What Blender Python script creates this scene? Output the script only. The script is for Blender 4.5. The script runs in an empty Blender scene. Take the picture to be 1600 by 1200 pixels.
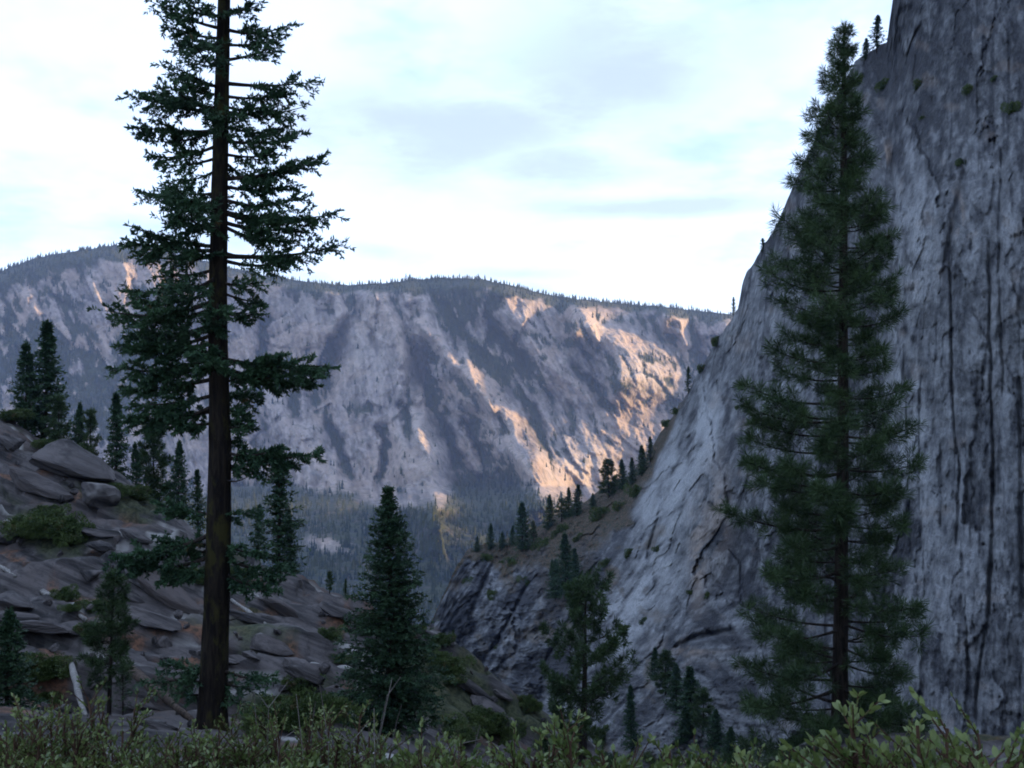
import bpy, math, random
import numpy as np
from mathutils import Vector, Matrix

# ------------------------------------------------------------------ camera, sky, sun, exposure
SC = bpy.context.scene
COL = SC.collection
F = 1570.0                        # focal length in photo pixels (photo is 1600 x 1200)
EYE = np.array([0.0, 0.0, 1.7])
SUN_EL, SUN_AZ = math.radians(8.0), math.radians(82.0)   # azimuth clockwise from +Y (camera forward)

cam = bpy.data.cameras.new('camera')
cam.lens = 36.0 * F / 1600.0
cam.sensor_width = 36.0
cam.clip_start, cam.clip_end = 0.05, 40000.0
camo = bpy.data.objects.new('camera', cam)
COL.objects.link(camo)
camo.location = EYE
camo.rotation_euler = (math.radians(90.0), 0, 0)
SC.camera = camo

world = bpy.data.worlds.new('World')
SC.world = world
world.use_nodes = True
SC.view_settings.view_transform = 'Standard'
SC.view_settings.look = 'None'
SC.view_settings.exposure = 1.45
SC.view_settings.gamma = 1.0
SC.render.engine = 'CYCLES'
SC.cycles.use_denoising = True
SC.cycles.max_bounces = 4
SC.cycles.diffuse_bounces = 2
SC.cycles.glossy_bounces = 1
SC.cycles.transmission_bounces = 1
SC.cycles.volume_bounces = 1
SC.cycles.transparent_max_bounces = 4
SC.cycles.filter_width = 1.9
SC.cycles.sample_clamp_indirect = 4.0


class NT:
    """small helper to write node trees"""
    def __init__(self, tree):
        self.t = tree
        tree.nodes.clear()

    def n(self, typ, ins=None, **props):
        nd = self.t.nodes.new(typ)
        for k, v in props.items():
            setattr(nd, k, v)
        for k, v in (ins or {}).items():
            self.put(nd.inputs[k], v)
        return nd

    def put(self, sock, v):
        if isinstance(v, bpy.types.NodeSocket):
            self.t.links.new(v, sock)
        elif isinstance(v, bpy.types.Node):
            self.t.links.new(v.outputs[0], sock)
        else:
            if sock.type == 'RGBA' and not hasattr(v, '__len__'):
                v = (v, v, v, 1)
            if sock.type == 'RGBA' and len(v) == 3:
                v = (*v, 1)
            sock.default_value = v

    def m(self, op, a, b=0.0, c=0.0, clamp=False):
        nd = self.t.nodes.new('ShaderNodeMath')
        nd.operation = op
        nd.use_clamp = clamp
        for i, v in enumerate((a, b, c)):
            self.put(nd.inputs[i], v)
        return nd.outputs[0]

    def vm(self, op, a, b=(0, 0, 0)):
        nd = self.t.nodes.new('ShaderNodeVectorMath')
        nd.operation = op
        self.put(nd.inputs[0], a)
        self.put(nd.inputs[1], b)
        return nd.outputs[0]

    def mix(self, fac, a, b, blend='MIX'):
        nd = self.t.nodes.new('ShaderNodeMix')
        nd.data_type = 'RGBA'
        nd.blend_type = blend
        self.put(nd.inputs[0], fac)
        self.put(nd.inputs[6], a)
        self.put(nd.inputs[7], b)
        return nd.outputs[2]

    def noise(self, vec, scale, detail=4.0, rough=0.55, dist=0.0):
        nd = self.t.nodes.new('ShaderNodeTexNoise')
        self.put(nd.inputs['Vector'], vec)
        nd.inputs['Scale'].default_value = scale
        nd.inputs['Detail'].default_value = detail
        nd.inputs['Roughness'].default_value = rough
        nd.inputs['Distortion'].default_value = dist
        return nd.outputs[0]

    def ramp(self, fac, lo, hi, a=0.0, b=1.0):
        nd = self.t.nodes.new('ShaderNodeMapRange')
        nd.interpolation_type = 'SMOOTHSTEP'
        self.put(nd.inputs[0], fac)
        for i, v in zip((1, 2, 3, 4), (lo, hi, a, b)):
            nd.inputs[i].default_value = v
        return nd.outputs[0]


def build_world():
    w = NT(world.node_tree)
    out = w.n('ShaderNodeOutputWorld')
    sky = w.n('ShaderNodeTexSky', sky_type='NISHITA')
    sky.sun_disc = False
    sky.sun_elevation = SUN_EL
    sky.sun_rotation = SUN_AZ
    sky.altitude = 1500
    sky.air_density = 1.0
    sky.dust_density = 1.0
    tc = w.n('ShaderNodeTexCoord').outputs['Generated']
    sp = w.n('ShaderNodeSeparateXYZ', {0: tc})
    x, y, z = sp.outputs
    zz = w.m('ADD', w.m('MAXIMUM', z, 0.0), 0.22)
    cl = w.n('ShaderNodeCombineXYZ', {0: w.m('DIVIDE', x, zz), 1: w.m('DIVIDE', y, zz), 2: 3.7}).outputs[0]
    n1 = w.noise(cl, 1.5, 5, 0.6)
    # ragged direction coordinates for the cloud banks
    dn = w.m('MULTIPLY', w.m('SUBTRACT', w.noise(w.vm('MULTIPLY', tc, (5, 5, 16)), 1.0, 5, 0.65), 0.5), 1.0)
    dn2 = dn

    def bank(px, py, a, b, amp, tilt=0.0):
        u, v = (px - 800) / F, (600 - py) / F
        r = math.sqrt(1 + u * u + v * v)
        x0, z0 = u / r, v / r
        dx = w.m('SUBTRACT', w.m('ADD', x, w.m('MULTIPLY', dn, a * 1.3)), x0)
        dz = w.m('SUBTRACT', w.m('ADD', z, w.m('MULTIPLY', dn2, b * 1.6)), z0)
        dz = w.m('ADD', dz, w.m('MULTIPLY', dx, tilt))
        e = w.m('ADD', w.m('POWER', w.m('DIVIDE', w.m('ABSOLUTE', dx), a), 2.0), w.m('POWER', w.m('DIVIDE', w.m('ABSOLUTE', dz), b), 2.0))
        return w.m('MULTIPLY', w.m('EXPONENT', w.m('MULTIPLY', e, -1.0)), amp)
    banks = [(700, 190, .15, .045, .85, 0), (960, 95, .13, .07, .8, .1), (900, 255, .13, .02, .7, .05), (1060, 322, .12, .011, .9, 0), (590, 392, .05, .010, .5, .12),
             (800, 428, .09, .008, .6, 0), (1170, 70, .06, .06, .5, 0), (80, 370, .06, .012, .35, 0)]
    tot = None
    for bk in banks:
        v = bank(*bk)
        tot = v if tot is None else w.m('MAXIMUM', tot, v)
    cov = w.ramp(n1, 0.31, 0.52)                        # white cloud cover over the blue
    shade = w.m('MAXIMUM', w.m('MULTIPLY', w.ramp(n1, 0.62, 0.75), 0.3), w.m('MULTIPLY', w.ramp(w.m('ADD', tot, w.m('MULTIPLY', w.m('SUBTRACT', n1, 0.5), 1.8)), 0.06, 0.9), 0.95), clamp=True)
    blue = w.mix(0.8, sky.outputs[0], (2.6, 3.5, 5.5, 1))
    white = (4.1, 5.1, 7.2, 1)
    c = w.mix(cov, blue, white)
    c = w.mix(shade, c, (2.45, 2.85, 3.7, 1))
    c = w.mix(1.0, w.mix(1.0, c, (0.84, 0.84, 0.84, 1), 'MULTIPLY'), w.mix(1.0, sky.outputs[0], (0.36, 0.34, 0.34, 1), 'MULTIPLY'), 'ADD')      # clear sky glow behind and between the clouds
    bg = w.n('ShaderNodeBackground', {'Color': c, 'Strength': 0.1})
    w.t.links.new(bg.outputs[0], out.inputs[0])


build_world()
world.cycles.sampling_method = 'MANUAL'
world.cycles.sample_map_resolution = 512

sun = bpy.data.lights.new('sun', 'SUN')
sun.energy = 5.0
sun.angle = math.radians(4.0)
sun.color = (1.0, 0.67, 0.34)
suno = bpy.data.objects.new('sun', sun)
COL.objects.link(suno)
suno.location = (300, 0, 500)
to_sun = Vector((math.sin(SUN_AZ) * math.cos(SUN_EL), math.cos(SUN_AZ) * math.cos(SUN_EL), math.sin(SUN_EL)))
suno.rotation_euler = to_sun.to_track_quat('Z', 'Y').to_euler()

# ------------------------------------------------------------------ numeric helpers
RNG = np.random.default_rng(11)
random.seed(5)


def pix(px, py, d):
    px, py, d = np.broadcast_arrays(np.asarray(px, float), np.asarray(py, float), np.asarray(d, float))
    return np.stack([(px - 800) / F * d, d, EYE[2] + (600 - py) / F * d], -1)


def smooth(a, lo, hi):
    t = np.clip((a - lo) / (hi - lo), 0, 1)
    return t * t * (3 - 2 * t)


_G = np.array([[1, 1, 0], [-1, 1, 0], [1, -1, 0], [-1, -1, 0], [1, 0, 1], [-1, 0, 1], [1, 0, -1], [-1, 0, -1],
               [0, 1, 1], [0, -1, 1], [0, 1, -1], [0, -1, -1], [1, 1, 0], [-1, 1, 0], [0, -1, 1], [0, -1, -1]], np.float32)


def perlin(x, y, z=0.0, seed=0):
    x, y, z = np.broadcast_arrays(np.asarray(x, np.float32), np.asarray(y, np.float32), np.asarray(z, np.float32))
    xi, yi, zi = np.floor(x), np.floor(y), np.floor(z)
    fx, fy, fz = x - xi, y - yi, z - zi
    u, v, w = (f * f * f * (f * (f * 6 - 15) + 10) for f in (fx, fy, fz))
    xi, yi, zi = (a.astype(np.int64) for a in (xi, yi, zi))
    res = 0
    for dx in (0, 1):
        wx = u if dx else 1 - u
        for dy in (0, 1):
            wy = v if dy else 1 - v
            for dz in (0, 1):
                wz = w if dz else 1 - w
                h = ((xi + dx) * 374761393 + (yi + dy) * 668265263 + (zi + dz) * 2147483647 + seed * 974711) & 0xFFFFFFFF
                h = ((h ^ (h >> 13)) * 1274126177) & 0xFFFFFFFF
                g = _G[(h ^ (h >> 16)) & 15]
                res = res + wx * wy * wz * (g[..., 0] * (fx - dx) + g[..., 1] * (fy - dy) + g[..., 2] * (fz - dz))
    return res


def fbm(x, y, z=0.0, octv=5, seed=0, gain=0.5, ridged=False):
    a, f, r, tot = 1.0, 1.0, 0, 0
    for o in range(octv):
        n = perlin(x * f, y * f, np.asarray(z) * f, seed + o * 17)
        if ridged:
            n = 1 - np.abs(n) * 2.0
        r = r + a * n
        tot += a
        a *= gain
        f *= 2.03
    return r / tot


def worley(u, v, seed=0, jit=0.9):
    """cells: three random numbers per cell, offset from the cell centre, distance to the cell edge"""
    iu, iv = np.floor(u).astype(np.int64), np.floor(v).astype(np.int64)
    b1 = np.full(u.shape, 1e9)
    b2 = np.full(u.shape, 1e9)
    keep = [np.zeros(u.shape) for _ in range(5)]
    for du in (-1, 0, 1):
        for dv in (-1, 0, 1):
            cu, cv = iu + du, iv + dv
            h = (cu * 374761393 + cv * 668265263 + seed * 974711) & 0xFFFFFFFF
            h = ((h ^ (h >> 13)) * 1274126177) & 0xFFFFFFFF
            h = h ^ (h >> 16)
            r = []
            for k in range(5):
                h = (h * 1664525 + 1013904223) & 0xFFFFFFFF
                r.append(((h >> 8) & 0xFFFF) / 65535.0)
            ex, ey = u - cu - 0.5 - (r[0] - .5) * jit, v - cv - 0.5 - (r[1] - .5) * jit
            d = ex * ex + ey * ey
            near = d < b1
            b2 = np.where(near, b1, np.minimum(b2, d))
            b1 = np.where(near, d, b1)
            for i, val in enumerate((r[2], r[3], r[4], ex, ey)):
                keep[i] = np.where(near, val, keep[i])
    return (*keep, np.sqrt(b2) - np.sqrt(b1))


def facets(u, v, seed, tilt=1.0):
    """broken rock: every cell is a plane with its own height and tilt, parted by a joint"""
    a, b, c, ex, ey, e = worley(u, v, seed)
    return (a - .5) + tilt * ((b - .5) * ex + (c - .5) * ey) * 1.6, e, a


def tps(points, values, q, lam=1e-3):
    """thin plate spline through scattered control points"""
    P = np.asarray(points, float)
    s = P.std()
    m = P.mean(0)
    P = (P - m) / s
    Q = (np.asarray(q, float) - m) / s
    n = len(P)

    def U(r2):
        return np.where(r2 > 1e-12, r2 * np.log(np.maximum(r2, 1e-12)), 0)
    K = U(((P[:, None] - P[None]) ** 2).sum(-1)) + lam * np.eye(n)
    T = np.c_[np.ones(n), P]
    A = np.block([[K, T], [T.T, np.zeros((3, 3))]])
    sol = np.linalg.solve(A, np.r_[values, np.zeros(3)])
    out = np.empty(len(Q))
    for i in range(0, len(Q), 40000):
        q_ = Q[i:i + 40000]
        out[i:i + 40000] = U(((q_[:, None] - P[None]) ** 2).sum(-1)) @ sol[:n] + sol[n] + q_ @ sol[n + 1:]
    return out


def polydist(px, py, pts):
    """signed distance (right of the line positive, px units) and parameter along a poly-line"""
    best = np.full(px.shape, 1e9)
    sgn = np.zeros(px.shape)
    par = np.zeros(px.shape)
    n = len(pts) - 1
    for i in range(n):
        (ax, ay), (bx, by) = pts[i], pts[i + 1]
        dx, dy = bx - ax, by - ay
        L = dx * dx + dy * dy
        t = np.clip(((px - ax) * dx + (py - ay) * dy) / L, 0, 1)
        ex, ey = px - ax - t * dx, py - ay - t * dy
        d = np.hypot(ex, ey)
        c = (px - ax) * dy - (py - ay) * dx
        k = d < best
        best = np.where(k, d, best)
        sgn = np.where(k, np.sign(c), sgn)
        par = np.where(k, (i + t) / n, par)
    return best * sgn, par


# ------------------------------------------------------------------ mesh helpers
def mesh_from(name, V, faces, smooth_=True, mats=(), midx=None):
    """V (n,3); faces: array (m,k) or list of such arrays"""
    if isinstance(faces, np.ndarray):
        faces = [faces]
    me = bpy.data.meshes.new(name)
    V = np.asarray(V, np.float32)
    me.vertices.add(len(V))
    me.vertices.foreach_set('co', V.ravel())
    idx = np.concatenate([f.ravel() for f in faces]).astype(np.int32)
    size = np.concatenate([np.full(len(f), f.shape[1]) for f in faces]).astype(np.int32)
    me.loops.add(len(idx))
    me.loops.foreach_set('vertex_index', idx)
    me.polygons.add(len(size))
    me.polygons.foreach_set('loop_start', np.r_[0, np.cumsum(size)[:-1]].astype(np.int32))
    me.polygons.foreach_set('use_smooth', np.full(len(size), smooth_))
    for mt in mats:
        me.materials.append(mt)
    if midx is not None:
        me.polygons.foreach_set('material_index', midx)
    me.update(calc_edges=True)
    me.validate()
    return me


def attr(me, name, vals):
    a = me.attributes.new(name, 'FLOAT', 'POINT')
    a.data.foreach_set('value', np.asarray(vals, np.float32).ravel())


def grid_faces(nr, nc):
    i = np.arange(nr * nc).reshape(nr, nc)
    return np.stack([i[:-1, :-1], i[1:, :-1], i[1:, 1:], i[:-1, 1:]], -1).reshape(-1, 4)


def link(name, me, parent=None, loc=None, rot=None, scale=None, **props):
    o = bpy.data.objects.new(name, me)
    COL.objects.link(o)
    if parent is not None:
        o.parent = parent
    if loc is not None:
        o.location = loc
    if rot is not None:
        o.rotation_euler = rot
    if scale is not None:
        o.scale = (scale,) * 3 if np.isscalar(scale) else scale
    for k, v in props.items():
        if v is not None:
            o[k] = v
    return o


def tube(pts, radii, sides=6):
    """tapered tube; returns V, F(quads)"""
    pts = np.asarray(pts, float)
    n = len(pts)
    radii = np.broadcast_to(radii, (n,))
    t = np.gradient(pts, axis=0)
    t /= np.linalg.norm(t, axis=1, keepdims=True) + 1e-9
    ref = np.where(np.abs(t[:, 2:3]) > 0.9, [[1.0, 0, 0]], [[0, 0, 1.0]])
    a = np.cross(t, ref)
    a /= np.linalg.norm(a, axis=1, keepdims=True) + 1e-9
    b = np.cross(t, a)
    th = np.linspace(0, 2 * math.pi, sides, endpoint=False)
    V = pts[:, None] + radii[:, None, None] * (np.cos(th)[None, :, None] * a[:, None] + np.sin(th)[None, :, None] * b[:, None])
    i = np.arange(n * sides).reshape(n, sides)
    j = np.roll(i, -1, 1)
    Fq = np.stack([i[:-1], j[:-1], j[1:], i[1:]], -1).reshape(-1, 4)
    return V.reshape(-1, 3), Fq


class Geo:
    def __init__(self):
        self.V, self.F, self.n = [], [], 0

    def add(self, V, Fc):
        self.V.append(np.asarray(V, float))
        self.F.append(np.asarray(Fc) + self.n)
        self.n += len(V)

    def mesh(self, name, mat, smooth_=True):
        byk = {}
        for f in self.F:
            byk.setdefault(f.shape[1], []).append(f)
        return mesh_from(name, np.concatenate(self.V), [np.concatenate(v) for v in byk.values()], smooth_, [mat])


def unit(v):
    return v / (np.linalg.norm(v, axis=-1, keepdims=True) + 1e-9)


def cards(base, direc, length, width):
    """slim kite-shaped blades: base points, directions -> V, F"""
    n = len(base)
    d = unit(direc)
    r = unit(np.cross(d, RNG.normal(size=(n, 3))))
    length = np.broadcast_to(length, (n,))[:, None]
    width = np.broadcast_to(width, (n,))[:, None]
    mid = base + d * length * 0.45
    V = np.stack([base, mid - r * width / 2, base + d * length, mid + r * width / 2], 1).reshape(-1, 3)
    return V, np.arange(n * 4).reshape(n, 4)


# ------------------------------------------------------------------ materials
def new_mat(name):
    m = bpy.data.materials.new(name)
    m.use_nodes = True
    return m, NT(m.node_tree)


def finish(w, color, rough=0.9, bump=None, bdist=1.0, bstr=0.6, spec=0.2, trans=None):
    out = w.n('ShaderNodeOutputMaterial')
    p = w.n('ShaderNodeBsdfPrincipled', {'Base Color': color, 'Roughness': rough, 'Specular IOR Level': spec})
    if bump is not None:
        b = w.n('ShaderNodeBump', {'Height': bump, 'Distance': bdist, 'Strength': bstr})
        w.t.links.new(b.outputs[0], p.inputs['Normal'])
    if trans:
        tr = w.n('ShaderNodeBsdfTranslucent', {'Color': color})
        ms = w.n('ShaderNodeMixShader', {0: trans, 1: p.outputs[0], 2: tr.outputs[0]})
        w.t.links.new(ms.outputs[0], out.inputs[0])
    else:
        w.t.links.new(p.outputs[0], out.inputs[0])


def A(w, name):
    return w.n('ShaderNodeAttribute', attribute_name=name).outputs['Fac']


def mat_far():
    m, w = new_mat('far_granite')
    co = w.n('ShaderNodeTexCoord').outputs['Object']
    fine = w.noise(co, 0.03, 3, 0.6)
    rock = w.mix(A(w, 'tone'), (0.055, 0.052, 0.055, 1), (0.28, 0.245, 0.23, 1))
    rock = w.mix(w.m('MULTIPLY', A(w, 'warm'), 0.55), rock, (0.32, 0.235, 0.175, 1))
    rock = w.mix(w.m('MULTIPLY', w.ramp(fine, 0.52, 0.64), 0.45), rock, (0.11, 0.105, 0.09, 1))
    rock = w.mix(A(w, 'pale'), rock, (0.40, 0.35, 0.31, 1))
    green = w.mix(w.ramp(fine, 0.4, 0.6), (0.015, 0.024, 0.017, 1), (0.045, 0.050, 0.028, 1))
    fm = w.m('ADD', A(w, 'forest'), w.m('MULTIPLY', w.m('SUBTRACT', fine, 0.5), 1.4), clamp=True)
    c = w.mix(fm, rock, green)
    finish(w, c, 0.95, fine, 30.0, 0.7, 0.1)
    return m


def mat_cliff():
    m, w = new_mat('cliff_granite')
    co = w.n('ShaderNodeTexCoord').outputs['Object']
    fine = w.noise(w.vm('MULTIPLY', co, (1.5, 1.0, 0.6)), 1.0, 5, 0.72)
    st = w.noise(w.vm('MULTIPLY', co, (0.42, 0.25, 0.09)), 1.0, 4, 0.68)
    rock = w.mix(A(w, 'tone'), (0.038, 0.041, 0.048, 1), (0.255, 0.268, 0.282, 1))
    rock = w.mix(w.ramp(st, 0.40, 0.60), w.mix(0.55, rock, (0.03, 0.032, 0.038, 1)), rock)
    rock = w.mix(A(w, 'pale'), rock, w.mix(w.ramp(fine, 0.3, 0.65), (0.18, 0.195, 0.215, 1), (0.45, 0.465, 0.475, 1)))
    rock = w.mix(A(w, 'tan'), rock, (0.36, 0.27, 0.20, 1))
    rock = w.mix(w.m('MULTIPLY', w.ramp(fine, 0.52, 0.66), 0.6), rock, (0.09, 0.09, 0.10, 1))
    veg = w.mix(w.ramp(fine, 0.4, 0.62), (0.02, 0.03, 0.018, 1), (0.11, 0.075, 0.055, 1))
    vm_ = w.m('ADD', A(w, 'veg'), w.m('MULTIPLY', w.m('SUBTRACT', fine, 0.5), 1.2), clamp=True)
    c = w.mix(w.m('MULTIPLY', vm_, w.ramp(A(w, 'veg'), 0.02, 0.3)), rock, veg)
    finish(w, c, 0.92, w.m('ADD', fine, st), 1.5, 0.9, 0.15)
    return m


def mat_near(name='hillside_granite', boulder=False):
    m, w = new_mat(name)
    co = w.n('ShaderNodeTexCoord').outputs['Object']
    if boulder:
        oi = w.n('ShaderNodeObjectInfo').outputs['Random']
        co = w.vm('ADD', co, w.n('ShaderNodeCombineXYZ', {0: w.m('MULTIPLY', oi, 57.0), 1: w.m('MULTIPLY', oi, 91.0), 2: oi}).outputs[0])
    rot = w.n('ShaderNodeMapping', {'Vector': co, 'Rotation': (0, -0.42, 0)}).outputs[0]
    lay = w.noise(w.vm('MULTIPLY', rot, (0.10, 0.55, 1.9)), 1.0, 4, 0.68)
    big = w.noise(co, 0.16, 2, 0.6)
    fine = w.noise(co, 3.2, 4, 0.65)
    rock = w.mix(w.ramp(lay, 0.34, 0.66), (0.014, 0.014, 0.015, 1), (0.092, 0.083, 0.082, 1))
    rock = w.mix(w.m('MULTIPLY', w.ramp(big, 0.5, 0.68), 0.5), rock, (0.075, 0.06, 0.055, 1))
    rock = w.mix(w.m('MULTIPLY', w.ramp(fine, 0.5, 0.66), 0.5), rock, (0.035, 0.033, 0.034, 1))
    if not boulder:
        rock = w.mix(A(w, 'pale'), rock, (0.27, 0.265, 0.25, 1))
        duff = w.mix(w.ramp(fine, 0.4, 0.62), (0.045, 0.03, 0.02, 1), (0.13, 0.065, 0.04, 1))
        rock = w.mix(A(w, 'duff'), rock, duff)
        rock = w.mix(A(w, 'green'), rock, w.mix(w.ramp(fine, 0.4, 0.6), (0.018, 0.026, 0.012, 1), (0.05, 0.055, 0.028, 1)))
    else:
        pl = w.ramp(w.noise(co, 0.5, 3, 0.6), 0.6, 0.72)
        rock = w.mix(w.m('MULTIPLY', pl, 0.5), rock, (0.22, 0.21, 0.20, 1))
    bmp = w.m('ADD', w.m('MULTIPLY', lay, 0.7), w.m('MULTIPLY', fine, 0.35))
    finish(w, rock, 0.93, bmp, 0.25, 0.7, 0.15)
    return m


def mat_leaf(name, dark, light, scale=1.2, rust=None, trans=0.15, rough=0.6, spec=0.25):
    m, w = new_mat(name)
    co = w.n('ShaderNodeTexCoord').outputs['Object']
    a = w.noise(co, scale, 3, 0.6)
    b = w.noise(co, scale * 11, 2, 0.5)
    c = w.mix(w.ramp(a, 0.36, 0.64), (*dark, 1), (*light, 1))
    c = w.mix(w.m('MULTIPLY', w.ramp(b, 0.45, 0.75), 0.5), c, (light[0] * 1.5, light[1] * 1.45, light[2] * 1.3, 1))
    if rust:
        r = w.noise(w.vm('ADD', co, (31.0, 5.0, 9.0)), scale * 1.4, 3, 0.6)
        c = w.mix(w.ramp(r, 0.66, 0.74, 0.0, 0.8), c, (*rust, 1))
    finish(w, c, rough, None, spec=spec, trans=trans)
    return m


def mat_bark(name, c1, c2, lichen=None):
    m, w = new_mat(name)
    co = w.n('ShaderNodeTexCoord').outputs['Object']
    a = w.noise(w.vm('MULTIPLY', co, (9, 9, 1.6)), 1.0, 5, 0.65, 0.6)
    c = w.mix(w.ramp(a, 0.35, 0.65), (*c1, 1), (*c2, 1))
    if lichen:
        l = w.noise(w.vm('MULTIPLY', co, (2.2, 2.2, 1.1)), 1.0, 5, 0.7)
        c = w.mix(w.ramp(l, 0.5, 0.62, 0.0, 0.75), c, (*lichen, 1))
    finish(w, c, 0.95, a, 0.06, 0.9, 0.1)
    return m


M_FAR, M_CLIFF, M_NEAR, M_BOULDER = mat_far(), mat_cliff(), mat_near(), mat_near('boulder_granite', True)
M_FIR = mat_leaf('fir_needles', (0.012, 0.034, 0.018), (0.034, 0.074, 0.034), 1.1, (0.11, 0.060, 0.022))
M_PINE = mat_leaf('pine_needles', (0.013, 0.030, 0.011), (0.037, 0.066, 0.023), 0.9)
M_MIDFIR = mat_leaf('young_fir_needles', (0.010, 0.030, 0.016), (0.030, 0.064, 0.028), 1.4)
M_FARTREE = mat_leaf('distant_conifer', (0.011, 0.020, 0.014), (0.040, 0.046, 0.020), 0.01, trans=0.0, rough=0.95, spec=0.05)
M_SHRUB = mat_leaf('manzanita_leaf', (0.036, 0.066, 0.016), (0.108, 0.140, 0.042), 2.6, (0.13, 0.08, 0.035), trans=0.22, rough=0.45, spec=0.4)
M_BUSH = mat_leaf('slope_bush_leaf', (0.018, 0.036, 0.009), (0.050, 0.075, 0.020), 1.0, (0.09, 0.06, 0.03))
M_BARK = mat_bark('dark_bark', (0.012, 0.010, 0.009), (0.036, 0.029, 0.024))
M_BARKMOSS = mat_bark('mossy_bark', (0.006, 0.005, 0.005), (0.020, 0.016, 0.012), (0.034, 0.032, 0.010))
M_TWIG = mat_bark('shrub_stem', (0.035, 0.02, 0.014), (0.08, 0.048, 0.032))
M_DEAD = mat_bark('bleached_wood', (0.09, 0.085, 0.08), (0.26, 0.25, 0.235))
M_DEADTWIG = mat_bark('dry_twig', (0.08, 0.07, 0.065), (0.20, 0.18, 0.17))
M_LOG = mat_bark('weathered_log', (0.03, 0.024, 0.02), (0.085, 0.062, 0.048))

# ------------------------------------------------------------------ far canyon wall
def interp(pts):
    a = np.array(pts, float)
    return lambda x: np.interp(x, a[:, 0], a[:, 1])


FAR_SKY = interp([(-400, 470), (-150, 440), (0, 424), (40, 408), (80, 398), (130, 390), (175, 384), (205, 382), (260, 392), (330, 410), (400, 428), (460, 437), (520, 445),
                  (560, 445), (620, 440), (680, 434), (720, 434), (760, 438), (800, 446), (850, 459), (900, 467), (960, 473), (1020, 478), (1060, 481), (1100, 487),
                  (1150, 492), (1300, 505), (1700, 520)])


def gauss(px, py, cx, cy, rx, ry, ang=0.0):
    c, s = math.cos(math.radians(ang)), math.sin(math.radians(ang))
    u, v = (px - cx) * c + (py - cy) * s, -(px - cx) * s + (py - cy) * c
    return np.exp(-(u / rx) ** 2 - (v / ry) ** 2)


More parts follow.
